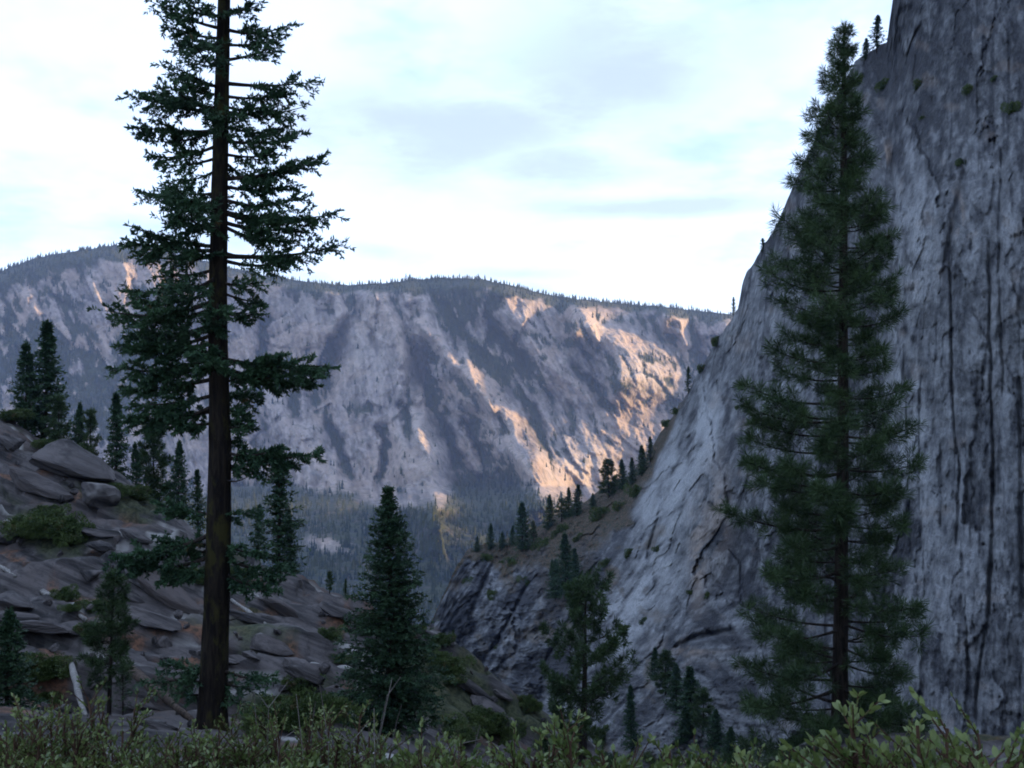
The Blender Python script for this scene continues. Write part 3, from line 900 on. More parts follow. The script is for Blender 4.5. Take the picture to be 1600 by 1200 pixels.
def ground_d(px, d):
    x = (px - 800) / F * d
    return np.array([x, d, float(hill_z(np.array([x]), np.array([d]))[0])])

# ------------------------------------------------------------------ conifers
def fir_branch(start, az, L, dz, sag=0.10, twigs=9.0, dens=46.0, clen=0.11, cwid=0.034, inner=0.12, spread=1.0):
    """one spray: (stem points, needle V, needle F); dz = height of the tip over the root"""
    n = 9
    t = np.linspace(0, 1, n)
    dirh = np.array([math.cos(az), math.sin(az), 0.0])
    side = np.array([-dirh[1], dirh[0], 0.0])
    wob = RNG.normal(0, 0.03 * L)
    pts = start + dirh * (L * t)[:, None] + side * (wob * np.sin(t * 4 + RNG.uniform(0, 6)) * t)[:, None]
    pts[:, 2] += dz * t - sag * L * np.sin(math.pi * t)
    m = max(6, int(L * twigs))
    tt = np.sort(RNG.uniform(inner, 1.0, m))
    tt[-1] = 1.0
    root = np.stack([np.interp(tt, t, pts[:, k]) for k in range(3)], -1)
    tang = unit(np.stack([np.interp(tt, t, np.gradient(pts[:, k])) for k in range(3)], -1))
    sd = np.where(np.arange(m) % 2 == 0, 1.0, -1.0)[:, None]
    ang = RNG.uniform(0.5, 1.15, m)[:, None]
    ang[-1] = 0.05
    wl = np.clip(L * 0.42 * np.power(tt, 0.45) * (1.1 - tt) + min(0.14, 0.3 * L) + RNG.uniform(0, 0.12, m) * min(1, L), 0.05, 0.85) * spread
    td = unit(tang * np.cos(ang) + side * sd * np.sin(ang) + np.array([0, 0, 1.0]) * RNG.normal(-0.12, 0.36, m)[:, None])
    cnt = np.maximum(5, (wl * dens * RNG.uniform(0.75, 1.25, m)).astype(int))
    idx = np.repeat(np.arange(m), cnt)
    s = RNG.random(len(idx)) ** 0.8
    base = root[idx] + td[idx] * (s * wl[idx])[:, None]
    base[:, 2] -= 0.10 * (s * wl[idx]) ** 2 / max(spread, .3)
    perp = RNG.normal(size=(len(idx), 3)) * np.array([1, 1, 0.75])
    cd = unit(td[idx] * 0.8 + unit(perp) * 0.8)
    V, Fq = cards(base, cd, clen * RNG.uniform(0.6, 1.25, len(idx)), cwid * RNG.uniform(0.8, 1.2, len(idx)))
    # twig stems
    return pts, V, Fq, root, root + td * wl[:, None] * 0.8


def tuft(center, direc, n, ln, wd):
    d = unit(np.asarray(direc, float))
    dd = unit(unit(RNG.normal(size=(n, 3))) + d * 0.75)
    base = center + dd * 0.03 + d * RNG.uniform(-0.5, 0.35, n)[:, None] * ln
    return cards(base, dd, ln * RNG.uniform(0.7, 1.15, n), wd)


def pine_branch(start, az, L, lift, tufts=7.0, nn=38, ln=0.24, wd=0.022, inner=0.35, dip=0.12):
    t = np.linspace(0, 1, 8)
    dirh = np.array([math.cos(az), math.sin(az), 0.0])
    side = np.array([-dirh[1], dirh[0], 0.0])
    pts = start + dirh * (L * t)[:, None] + side * (RNG.normal(0, 0.05 * L) * t * np.sin(3 * t))[:, None]
    pts[:, 2] += L * (-dip * t + lift * t ** 2.2)
    g = Geo()
    m = max(2, int(L * tufts))
    stems = []
    for k in range(m):
        u = inner + (1 - inner) * ((k + RNG.random()) / m) if k else 1.0
        p = np.array([np.interp(u, t, pts[:, j]) for j in range(3)])
        sgn = 1 if RNG.random() < 0.5 else -1
        off = 0.0 if k == 0 else RNG.uniform(0.1, 0.42) * min(L, 2.2) * (1.15 - 0.6 * u)
        tdir = unit(dirh * RNG.uniform(0.3, 0.9) + side * sgn * RNG.uniform(0.2, 1.0) + np.array([0, 0, RNG.uniform(-0.35, 0.8)]))
        c = p + tdir * off
        g.add(*tuft(c, tdir + np.array([0, 0, .35]), int(nn * RNG.uniform(0.7, 1.2)), ln * RNG.uniform(0.75, 1.1), wd))
        if off > 0.12:
            stems.append((p, c))
    return pts, g, stems


def trunk_mesh(name, pts, radii, mat, sides=14, rough=0.06):
    V, Fq = tube(pts, radii, sides)
    ctr = np.repeat(np.asarray(pts, float), sides, 0)
    k = 1 + rough * fbm(V[:, 0] * 4, V[:, 1] * 4, V[:, 2] * 1.5, 3, 7)[:, None] * 2
    V = ctr + (V - ctr) * k
    return mesh_from(name, V, Fq, True, [mat])


def stem_mesh(g, pts, r0, r1, sides=5):
    n = len(pts)
    g.add(*tube(pts, np.linspace(r0, r1, n), sides))


def tree_root(name, loc, label, cat='tree', group=None, rz=0.0, scale=1.0):
    o = bpy.data.objects.new(name, None)
    COL.objects.link(o)
    o.empty_display_size = 0.5
    o.location = loc
    o.rotation_euler = (0, 0, rz)
    o.scale = (scale,) * 3 if np.isscalar(scale) else scale
    o['label'] = label
    o['category'] = cat
    if group:
        o['group'] = group
    return o


# ---- the tall old fir on the left: limbs read off the photograph, set out round a real trunk
def hero_fir():
    d = 25.0
    s = d / F
    basep = ground_d(330, d)
    tx = interp([(-260, 352), (0, 350), (300, 343), (500, 340), (700, 344), (900, 340), (1145, 331), (1300, 328)])
    wpx = interp([(-260, 5), (-100, 13), (0, 19), (200, 24), (400, 27), (600, 31), (800, 37), (1000, 41), (1100, 45), (1160, 56), (1300, 66)])
    base_py = 600 - (basep[2] - EYE[2]) / d * F
    pys = np.r_[np.linspace(base_py + 12, 1000, 8), np.linspace(960, -250, 30)]

    def P(px, py, dy=0.0):
        return pix(px, py, d) + np.array([0, dy, 0]) - basep
    root = tree_root('fir_tree', basep, 'tall old fir with thick mossy trunk and ragged limbs, its top out of frame')
    pts = np.array([P(tx(p), p) for p in pys])
    link('trunk', trunk_mesh('trunk', pts, np.array([wpx(p) for p in pys]) * s / 2, M_BARKMOSS, 18), root)
    left = [(-60, 290, -75), (-20, 275, -40), (45, 248, 14), (60, 262, 40), (75, 283, 86), (135, 262, 108), (150, 290, 130), (175, 214, 158), (170, 240, 150), (205, 217, 200), (200, 250, 215),
            (225, 246, 246), (245, 266, 262), (262, 285, 280), (320, 222, 300), (300, 262, 290), (335, 265, 318), (350, 263, 350), (385, 218, 358), (392, 207, 380), (400, 230, 402), (420, 250, 432), (440, 200, 455),
            (450, 215, 470), (468, 190, 490), (480, 225, 505), (505, 192, 520), (520, 215, 545), (535, 195, 540), (555, 187, 575), (570, 230, 590), (590, 195, 608), (615, 225, 632), (630, 212, 655), (660, 270, 660), (640, 240, 640),
            (805, 255, 790), (830, 190, 868), (850, 240, 850), (865, 215, 885), (885, 260, 905), (1040, 225, 1065), (1050, 262, 1040), (1085, 285, 1085), (1030, 290, 1050)]
    right = [(-70, 400, -80), (-30, 420, -40), (20, 405, 16), (45, 455, 46), (70, 430, 62), (95, 436, 88), (130, 478, 122), (150, 440, 145), (175, 470, 166), (165, 420, 172), (195, 425, 200), (220, 462, 216), (240, 430, 240),
             (280, 494, 248), (275, 440, 262), (290, 455, 285), (310, 470, 310), (330, 515, 334), (345, 480, 350), (330, 440, 345), (400, 525, 380), (405, 465, 400), (350, 460, 375), (440, 408, 442), (455, 395, 470), (485, 405, 490),
             (560, 508, 572), (572, 480, 600), (560, 440, 560), (580, 450, 590), (600, 410, 575), (640, 390, 640), (665, 385, 665), (715, 486, 712), (705, 440, 700), (722, 400, 735), (800, 395, 800), (870, 440, 895), (850, 405, 860), (890, 430, 915),
             (1040, 425, 1050), (1060, 400, 1075), (1080, 385, 1095)]
    limbs = [(a, x, y, RNG.normal(0, 0.35)) for a, x, y in left + right]
    for py in list(np.linspace(-230, 690, 26)):
        sg = 1 if RNG.random() < 0.5 else -1
        limbs.append((py, tx(py) + RNG.normal(0, 26), py + RNG.uniform(-12, 26), sg * RNG.uniform(0.8, 2.1)))
    for py in (820, 850, 900, 1050):
        limbs.append((py, tx(py) + RNG.normal(0, 30), py + 20, RNG.uniform(-1.4, 1.4)))
    crown = Geo()
    for a, x, y, dy in limbs:
        st = P(tx(a), a)
        tip = P(x, y, dy)
        v = tip - st
        L = float(np.hypot(v[0], v[1]))
        if L < 0.3:
            continue
        low = 0.7 if a > 1000 else (1.35 if a > 480 else 0.8)
        pt, V, Fq, r0, r1 = fir_branch(st, math.atan2(v[1], v[0]), L, v[2], RNG.uniform(0.02, 0.10), 14.0, 92 * low * RNG.uniform(.65, 1.25), 0.135, 0.046, 0.2, 1.12)
        crown.add(V, Fq)
        g = Geo()
        stem_mesh(g, pt, 0.028 + 0.016 * L, 0.008)
        for p, q in zip(r0[::2], r1[::2]):
            g.add(*tube([p, (p + q) / 2 - [0, 0, 0.01], q], [0.009, 0.007, 0.004], 3))
        link('branch', g.mesh('branch', M_BARK), root)
    for a, x, y in [(392, 450, 398), (430, 285, 442), (520, 285, 560), (745, 395, 742), (270, 365, 300), (960, 372, 965), (790, 300, 800)]:      # bare dead limbs
        g = Geo()
        st, tip = P(tx(a), a), P(x, y, RNG.normal(0, 0.3))
        t = np.linspace(0, 1, 6)[:, None]
        stem_mesh(g, st + (tip - st) * t + np.array([0, 0, -0.12]) * np.sin(t * 3.1), 0.035, 0.008)
        link('branch', g.mesh('branch', M_BARK), root)
    link('crown', crown.mesh('crown', M_FIR, False), root)


hero_fir()


# ---- the large pine on the right
def hero_pine():
    d = 35.0
    s = d / F
    basep = ground_d(1312, d)
    base_py = 600 - (basep[2] - EYE[2]) / d * F
    tx = interp([(30, 1319), (300, 1318), (700, 1317), (1100, 1312), (1400, 1311)])
    wpx = interp([(30, 2), (120, 7), (300, 11), (600, 16), (900, 21), (1090, 25), (1160, 29), (1400, 34)])

    def P(px, py, dy=0.0):
        return pix(px, py, d) + np.array([0, dy, 0]) - basep
    root = tree_root('pine_tree', basep, 'large dark pine with tufted branches standing before the sheer granite cliff')
    pys = np.r_[np.linspace(base_py + 8, 1000, 8), np.linspace(970, 42, 26)]
    link('trunk', trunk_mesh('trunk', np.array([P(tx(p), p) for p in pys]), np.array([wpx(p) for p in pys]) * s / 2, M_BARK, 14), root)
    eL = interp([(40, 6), (80, 22), (150, 38), (190, 62), (250, 72), (330, 92), (400, 110), (470, 120), (540, 105), (620, 150), (700, 185), (750, 196), (850, 175), (940, 185), (980, 205), (1060, 185), (1140, 190), (1250, 150)])
    eR = interp([(40, 6), (80, 14), (150, 22), (230, 34), (300, 48), (350, 72), (430, 56), (480, 78), (560, 66), (600, 76), (700, 98), (760, 76), (840, 72), (920, 112), (970, 108), (1010, 60), (1070, 108), (1140, 110), (1250, 90)])
    crown = Geo()
    py = 52.0
    k = 0
    while py < 1190:
        whorl = 5
        a0 = RNG.uniform(0, 6.28)
        for j in range(whorl):
            az = a0 + j * 6.283 / whorl + RNG.normal(0, 0.25)
            c = math.cos(az)
            ext = (eR(py) if c > 0 else eL(py)) * abs(c) + 0.5 * (eR(py) + eL(py)) * (1 - abs(c))
            L = ext * s * RNG.choice([0.5, 0.8, 0.95, 1.08], p=[.25, .25, .25, .25]) * np.interp(py, [100, 420], [0.72, 1.0])
            if L < 0.08:
                continue
            ap = py + RNG.normal(0, 5) + L / s * 0.10
            st = P(tx(ap), ap)
            up = np.interp(py, [40, 300, 700, 1100], [0.9, 0.45, 0.26, 0.16])
            pt, g, stems = pine_branch(st, az, L, up, np.interp(L, [0.2, 1, 4], [12, 8.0, 7.4]), 54, np.interp(py, [50, 300], [0.28, 0.39]), 0.022, np.interp(L, [0.3, 1.5, 4], [0.12, 0.3, 0.36]), 0.14)
            if g.n:
                V_ = np.concatenate(g.V)
                crown.add(V_, np.arange(len(V_)).reshape(-1, 4))
            w = Geo()
            stem_mesh(w, pt, 0.014 + 0.014 * L, 0.007)
            for p, q in stems:
                w.add(*tube([p, q], [0.009, 0.006], 3))
            link('branch', w.mesh('branch', M_BARK), root)
        py += np.interp(py, [50, 200, 500, 1000], [15, 20, 26, 32])
        k += 1
    # leader
    for p in np.linspace(40, 120, 9):
        V_, F_ = tuft(P(tx(p), p), (0, 0, 1), 44, 0.24, 0.02)
        crown.add(V_, F_)
    link('crown', crown.mesh('crown', M_PINE, False), root)


hero_pine()


# ---- conifers built once and set out by hand
def conifer(kind, h, rad, bare, whorl_gap, per, cl, cw, dens, droop, mat, sag=0.08, top_pow=0.9, gap=0.0, trunk_r=None, twigs=7.0, irregular=0.25):
    trunk_r = trunk_r or h * 0.014
    zz = np.linspace(-0.03 * h, h, 12)
    tm = trunk_mesh('trunk', np.stack([0.01 * h * np.sin(zz / h * 4), 0 * zz, zz], -1), np.interp(zz, [0, h * .05, h], [trunk_r * 1.25, trunk_r, 0.012]), M_BARK, 9)
    crown, wood = Geo(), Geo()
    z = bare * h
    while z < 0.985 * h:
        t = (z / h - bare) / (1 - bare)
        r = rad * max((1 - t), 0.01) ** top_pow * (0.72 + 0.28 * min(1, t * 6))
        a0 = RNG.uniform(0, 6.28)
        for j in range(per):
            if RNG.random() < gap:
                continue
            az = a0 + j * 6.283 / per + RNG.normal(0, 0.3)
            L = max(0.05 * rad, r * RNG.uniform(1 - irregular * 1.6, 1 + irregular * 0.6))
            st = np.array([0.01 * h * math.sin(z / h * 4), 0, z + RNG.normal(0, whorl_gap * 0.3)])
            if kind == 'fir':
                pt, V, Fq, _, _ = fir_branch(st, az, L, L * np.interp(t, [0, 1], [-droop, 0.45]), sag, twigs, dens, cl, cw, 0.08)
                crown.add(V, Fq)
            else:
                pt, g, stems = pine_branch(st, az, L, np.interp(t, [0, 1], [0.25, 0.8]), twigs, int(dens), cl, cw, 0.25, droop)
                if g.n:
                    V_ = np.concatenate(g.V)
                    crown.add(V_, np.arange(len(V_)).reshape(-1, 4))
                for p, q in stems:
                    wood.add(*tube([p, q], [0.012, 0.008], 3))
            stem_mesh(wood, pt[::2], 0.012 + 0.010 * L, 0.006, 4)
        z += whorl_gap * np.interp(t, [0, 1], [1.15, 0.6])
    if kind == 'fir':
        V, Fq = tuft(np.array([0, 0, h * 0.985]), (0, 0, 1), 24, cl * 1.4, cw)
    else:
        V, Fq = tuft(np.array([0, 0, h * 0.985]), (0, 0, 1), 40, cl, cw)
    crown.add(V, Fq)
    return dict(trunk=tm, crown=crown.mesh('crown', mat, False), branches=wood.mesh('limbs', M_BARK), h=h)


def plant(proto, name, loc, height, label, group=None, rz=None, wide=1.0, cat='tree'):
    k = height / proto['h']
    r = tree_root(name, loc, label, cat, group, RNG.uniform(0, 6.28) if rz is None else rz, (k * wide, k * wide, k))
    r.rotation_euler[0], r.rotation_euler[1] = RNG.normal(0, 0.02), RNG.normal(0, 0.02)
    link('trunk', proto['trunk'], r)
    link('limbs', proto['branches'], r, kind='stuff')
    link('crown', proto['crown'], r)
    return r


# mid-ground individuals with a shape of their own
p = ground_d(604, 40.0)
hh = (1.7 + (600 - 762) / F * 40) - p[2]
plant(conifer('fir', 11.2, 2.45, 0.07, 0.26, 8, 0.15, 0.055, 52, 0.16, M_MIDFIR, 0.03, 0.9, 0.04, 0.20, 7.5, 0.20), 'fir_tree', p, hh, 'dense cone-shaped fir in front of the gap between hillside and cliff', rz=0.4, wide=1.2)

p = ground_d(907, 62.0)
hh = (1.7 + (600 - 905) / F * 62) - p[2]
plant(conifer('pine', 11.0, 3.0, 0.16, 0.62, 5, 0.40, 0.05, 36, 0.05, M_PINE, 0, 0.42, 0.25, 0.30, 6.5, 0.5), 'pine_tree', p, hh, 'thin round-topped pine with bare reddish trunk at the foot of the promontory', rz=1.0, wide=0.85)

p = ground_d(170, 30.0)
hh = (1.7 + (600 - 900) / F * 30) - p[2]
plant(conifer('pine', 5.2, 0.95, 0.28, 0.30, 6, 0.24, 0.026, 30, 0.05, M_PINE, 0, 0.5, 0.12, 0.085, 10.0, 0.35), 'pine_tree', p, hh, 'slender young pine with a bare lower stem beside the old fir', rz=2.0)
p = ground_d(192, 29.0)
plant(conifer('pine', 2.6, 0.5, 0.3, 0.25, 5, 0.16, 0.02, 20, 0.05, M_PINE, 0, 0.6, 0.2, 0.035, 6.0, 0.35), 'pine_tree', p, 1.7, 'thin sapling close to the slender young pine', rz=2.0)

SF = [conifer('fir', 10, r, b, 0.40, 7, 0.34, 0.13, 20, dr, M_MIDFIR, 0.04, pw, gp, 0.16, 4.0, irr)
      for r, b, dr, pw, gp, irr in ((2.3, 0.06, 0.25, 1.0, 0.05, 0.35), (1.9, 0.08, 0.30, 1.0, 0.12, 0.45), (2.9, 0.04, 0.15, 1.0, 0.05, 0.35), (1.6, 0.15, 0.3, 0.8, 0.28, 0.6))]
SP = [conifer('pine', 10, r, b, 0.55, 5, 0.6, 0.09, 24, 0.05, M_PINE, 0, pw, gp, 0.18, 5.0, irr) for r, b, pw, gp, irr in ((2.2, 0.12, 0.55, 0.12, 0.4), (1.7, 0.18, 0.45, 0.25, 0.5))]

HILL_TREES = [  # px, base py (None: behind the crest), top py, distance, proto, width, label
    (38, 535, 112, SF[0], .95, 'shorter tree of the dark conifer pair on the left hilltop'),
    (67, 503, 113, SF[1], 1.25, 'taller tree of the dark conifer pair on the left hilltop'),
    (92, 618, 108, SP[1], 1.0, 'thin ragged conifer right beside the hilltop pair'),
    (120, 630, 107, SF[2], .85, 'broad soft conifer between the hilltop pair and the spire-shaped one'),
    (140, 640, 106, SP[1], .8, 'loose pale conifer just left of the spire-shaped one'),
    (180, 615, 105, SF[1], 1.05, 'narrow spire-shaped conifer standing alone on the hill crest'),
    (212, 692, 104, SF[0], .9, 'small conifer between the spire-shaped tree and the pale open one'),
    (241, 666, 110, SP[0], .8, 'pale open-crowned conifer on the hill crest left of the old fir'),
    (278, 690, 98, SF[2], .95, 'bushy conifer on the crest just left of the old fir trunk'),
    (310, 735, 99, SF[3], 1.1, 'half hidden conifer touching the old fir trunk on the left'),
    (433, 712, 84, SF[3], 1.25, 'tall thin conifer with a broken sparse crown right of the old fir'),
    (455, 790, 86, SF[1], .9, 'low ragged conifer at the foot of the tall thin one'),
    (405, 790, 88, SF[3], 1.3, 'ragged conifer between the old fir trunk and the tall thin one'),
    (515, 893, 80, SP[1], 1.2, 'small brownish conifer left of the dense cone-shaped fir'),
    (540, 905, 82, SF[3], 1.2, 'thin conifer close behind the dense cone-shaped fir'),
    (708, 985, 80, SP[0], .9, 'tiny lone pine on the crest right of the cone-shaped fir'),
    (12, 955, 26, SF[2], 1.25, 'bushy young fir cut by the left edge of the frame'),
    (662, 965, 78, SF[2], 1.3, 'low bushy conifer touching the cone-shaped fir on the right'),
]
for px, ty, d, pr, wd, lab in HILL_TREES:
    p = ground_d(px, d)
    top = EYE[2] + (600 - ty) / F * d
    plant(pr, 'conifer_tree', p, max(top - p[2], 1.0), lab, wide=wd * RNG.uniform(.85, 1.2))

CLIFF_TREES = [  # px, base py, top py, proto, width, label
    (746, 862, 836, SF[2], 1.2, 'first small conifer at the left tip of the promontory'),
    (767, 858, 814, SF[0], 1.1, 'second conifer from the left tip of the promontory'),
    (786, 856, 828, SF[2], 1.2, 'third conifer from the left tip of the promontory'),
    (800, 852, 818, SF[1], 1.2, 'fourth conifer from the left tip of the promontory'),
    (816, 858, 776, SF[0], 1.1, 'tallest conifer near the left end of the promontory crest'),
    (834, 842, 812, SP[0], 1.1, 'short conifer right of the tallest one on the promontory'),
    (857, 826, 767, SF[0], 1.2, 'stout conifer at the middle of the promontory crest'),
    (878, 815, 775, SP[1], 1.4, 'short conifer right of the stout one on the promontory crest'),
    (889, 808, 756, SF[0], 1.1, 'taller left tree of the close pair on the promontory crest'),
    (901, 806, 752, SF[1], 1.3, 'narrow right tree of the close pair on the promontory crest'),
    (925, 792, 768, SF[2], 1.3, 'low bushy conifer between the close pair and the lone pine on the promontory'),
    (953, 776, 713, SP[0], 1.3, 'lone pine silhouetted against the sunlit rock above the promontory'),
    (972, 765, 713, SF[0], 1.1, 'conifer right beside the lone silhouetted pine'),
    (988, 758, 711, SF[1], 1.4, 'second conifer right of the lone silhouetted pine'),
    (1004, 742, 690, SF[0], 1.1, 'conifer where the promontory meets the cliff'),
    (1016, 722, 678, SF[3], 1.4, 'uppermost conifer at the foot of the cliff edge'),
    (884, 930, 822, SF[0], 1.05, 'tall dark conifer standing on the promontory face'),
    (900, 925, 850, SF[1], 1.3, 'shorter dark conifer right beside the tall one on the promontory face'),
    (868, 935, 868, SF[2], 1.0, 'dark bushy conifer left of the tall one on the promontory face'),
    (862, 900, 870, SF[2], 1.0, 'low conifer under the promontory crest'),
    (1371, 80, 20, SF[3], 1.6, 'open conifer on the high notch of the cliff skyline'),
    (1353, 92, 56, SF[1], 1.5, 'small conifer left of the open one on the cliff skyline'),
    (1191, 394, 370, SF[3], 2.0, 'tiny tree on the cliff skyline left of the large pine'),
    (1147, 494, 462, SF[3], 0.9, 'tiny bare-looking tree at the bottom step of the cliff skyline'),
    (1076, 614, 568, SF[3], 1.0, 'thin snag-like tree on the sloping cliff edge'),
    (988, 1172, 1062, SF[1], 1.05, 'slim young fir growing in the gully below the pale slabs'),
    (1022, 1062, 1006, SF[0], 1.2, 'topmost fir of the dark clump on the lower cliff'),
    (1040, 1085, 1012, SP[0], 1.2, 'narrow fir at the upper edge of the dark clump on the lower cliff'),
    (1058, 1110, 1030, SF[2], 1.2, 'broad fir in the middle of the dark clump on the lower cliff'),
    (1078, 1135, 1032, SF[1], 1.7, 'tall fir in the middle of the dark clump on the lower cliff'),
    (1098, 1150, 1068, SP[1], 1.5, 'fir on the right side of the dark clump on the lower cliff'),
    (1068, 1160, 1100, SF[2], 1.3, 'low fir at the bottom of the dark clump on the lower cliff'),
    (1118, 1172, 1102, SF[2], 1.2, 'lowest fir right of the dark clump on the lower cliff'),
    (1140, 1195, 1130, SF[2], 1.2, 'low bushy fir between the dark clump and the large pine'),
]
for px, by, ty, pr, wd, lab in CLIFF_TREES:
    p = CLIFF.at(px, by)
    plant(pr, 'conifer_tree', p - np.array([0, 0, 0.2]), (by - ty) / F * p[1] * 0.9 + 0.2, lab, wide=wd * RNG.uniform(.85, 1.25))

# ------------------------------------------------------------------ boulders, slabs, logs
def rock_mesh(name, seed, flat=1.0, cuts=16, mat=None, box=0.0):
    import bmesh
    bm = bmesh.new()
    bmesh.ops.create_icosphere(bm, subdivisions=4 if box else 3, radius=1.0)
    V = np.array([v.co[:] for v in bm.verts])
    Fc = np.array([[v.index for v in f.verts] for f in bm.faces])
    bm.free()
    rg = np.random.default_rng(seed)
    nrm = unit(rg.normal(size=(cuts, 3)))
    dst = rg.uniform(0.45, 0.85, cuts)
    dots = V @ nrm.T
    r = np.where(dots > 0.05, dst / np.maximum(dots, 0.05), 9).min(1)
    r = np.minimum(r, 1.15)
    if box:                                               # squared-off slab
        r = 0.8 * r + 0.2 / (np.abs(V) ** box).sum(1) ** (1 / box)
        r = np.minimum(r, 1.25)
    r = r * (1 + 0.05 * fbm(V[:, 0] * 2.2 + seed, V[:, 1] * 2.2, V[:, 2] * 2.2, 4, seed) + 0.05 * fbm(V[:, 0] * 5, V[:, 1] * 7 + seed, V[:, 2] * 7, 3, seed + 5))
    V = V * r[:, None] * np.array([1, 1, flat])
    return mesh_from(name, V, Fc, False, [mat or M_BOULDER])


ROCKS = [rock_mesh('boulder', 300 + i, 0.8) for i in range(6)]
SLABS = [rock_mesh('flat_rock', 400 + i, 0.8, 12, box=9.0) for i in range(5)]
ORD = ['leftmost', 'second from left', 'third from left', 'fourth from left', 'fifth from left', 'sixth from left', 'seventh from left', 'eighth from left', 'ninth from left', 'tenth from left', 'eleventh from left', 'twelfth from left', 'last']
DIP = math.radians(24)


def hill_normal_rot(p, az):
    """rotation that lays a slab on the slope with its long side down the dip"""
    e = 2.0
    x, y = p[0], p[1]
    z = hill_z(np.array([x + e, x - e, x, x]), np.array([y, y, y + e, y - e]))
    nx, ny = (z[0] - z[1]) / (2 * e), (z[2] - z[3]) / (2 * e)
    n = Vector((-nx, -ny, 1)).normalized()
    q = Vector((0, 0, 1)).rotation_difference(n)
    return (q @ Matrix.Rotation(az, 3, 'Z').to_quaternion()).to_euler()


NAMED_ROCKS = [  # px, py, width px, kind, (x, y, z) proportions, label
    (110, 735, 190, 's', (1, .55, .30), 'huge tilted granite slab on the hill crest at the left'),
    (150, 790, 80, 'b', (.8, .8, .95), 'upright granite block with a sheer right face under the huge tilted slab'),
    (60, 770, 110, 's', (1, .6, .35), 'rounded dark slab below the huge tilted slab'),
    (15, 705, 60, 'b', (1, .8, .7), 'grey boulder at the left edge above the huge tilted slab'),
    (10, 845, 78, 'b', (1, 1, .75), 'round grey boulder at the left edge below the bush patch'),
    (18, 945, 90, 's', (1, .8, .35), 'wide flat boulder at the left edge beside the bleached log'),
    (60, 985, 110, 's', (1, .7, .28), 'long pale slab below the bleached log'),
    (250, 935, 150, 's', (1, .4, .26), 'long dark slab running downhill left of the old fir trunk'),
    (235, 985, 120, 's', (1, .4, .22), 'second dark slab left of the old fir trunk, lower down'),
    (400, 975, 120, 's', (1, .35, .18), 'long slab with a pale upper edge right of the old fir trunk'),
    (420, 1020, 90, 's', (1, .5, .25), 'blocky slab below the pale-edged one right of the old fir'),
    (440, 955, 80, 's', (1, .6, .4), 'rounded dark slab under the tall thin conifer'),
    (160, 865, 50, 'b', (1, .8, .6), 'pale boulder in the rubble below the upright block'),
    (140, 905, 42, 'b', (1, .8, .6), 'small pale stone above the slender young pine'),
    (250, 1140, 70, 's', (1, .7, .3), 'light flat rock just left of the old fir base'),
    (300, 1095, 60, 's', (1, .7, .35), 'light rock behind the dark log near the old fir base'),
    (770, 1118, 80, 's', (1, .5, .4), 'brown rounded slab low on the hillside ridge above the gully'),
    (730, 1075, 90, 's', (1, .4, .25), 'long brown slab on the ridge right of the cone-shaped fir'),
    (800, 1140, 50, 'b', (1, .8, .7), 'dark boulder at the lower end of the hillside ridge'),
    (480, 1085, 70, 's', (1, .6, .4), 'light block half hidden behind the dry shrub'),
    (620, 1110, 46, 'b', (1, .8, .7), 'light stone behind the cone-shaped fir trunk'),
    (40, 1020, 60, 's', (1, .6, .3), 'tilted slab beside the bushy fir at the left edge'),
]
for i, (px, py, wpx, kind, pr, lab) in enumerate(NAMED_ROCKS):
    p = ground_at(px, py)
    w = wpx / F * p[1] / 2
    me = (ROCKS if kind == 'b' else SLABS)[i % 5]
    rot = hill_normal_rot(p, RNG.normal(0, 0.15)) if kind == 's' else (RNG.normal(0, .12), DIP * 0.7, RNG.normal(0, 0.3))
    link('boulder' if kind == 'b' else 'flat_rock', me, None, p + np.array([0, 0, w * pr[2] * 0.25]), rot, (w * pr[0], w * pr[1], w * pr[2]), label=lab, category='rock')

# rubble: blocks one can tell apart but not name one by one
n_ok = 0
while n_ok < 120:
    px, py = RNG.uniform(-20, 860), RNG.uniform(680, 1150)
    p = ground_at(px, py)
    if not (20 < p[1] < 108):
        continue
    big = RNG.random() < 0.22
    w = RNG.uniform(0.2, 0.48) * (2.2 if big else 1.0) * np.interp(p[1], [20, 100], [0.7, 1.3])
    if big:
        link('flat_rock', SLABS[n_ok % 5], None, p, hill_normal_rot(p, RNG.normal(0, 0.35)), (w * RNG.uniform(1.1, 2.0), w * .7, w * .38), label='low granite slab lying along the left hillside', category='rock', group='loose slabs on the left hillside')
    else:
        link('boulder', ROCKS[n_ok % 6], None, p + np.array([0, 0, 0.15 * w]), (RNG.uniform(0, 6), RNG.uniform(0, 6), RNG.uniform(0, 6)), (w, w * RNG.uniform(.6, 1), w * RNG.uniform(.5, .9)), label='small granite block in the rubble of the left hillside', category='rock', group='rubble blocks on the left hillside')
    n_ok += 1


def log(name, a, b, r, mat, label, lift=0.15):
    A_, B_ = ground_at(*a), ground_at(*b)
    A_[2] += r * lift
    B_[2] += r * lift
    t = np.linspace(0, 1, 9)[:, None]
    pts = (B_ - A_) * t
    pts[:, 2] += 0.10 * r * np.sin(t[:, 0] * 5)
    rr = np.interp(t[:, 0], [0, .5, 1], [r, r * .85, r * .5])
    V, Fq = tube(pts, rr, 10)
    V += 0.5 * r * fbm(V[:, 0] * 3, V[:, 1] * 3, V[:, 2] * 3, 3, 9)[:, None]
    n = len(V)
    caps = np.array([list(range(9, -1, -1)), list(range(n - 10, n))])
    link(name, mesh_from(name, V, [Fq, caps], True, [mat]), None, A_, label=label, category='log')


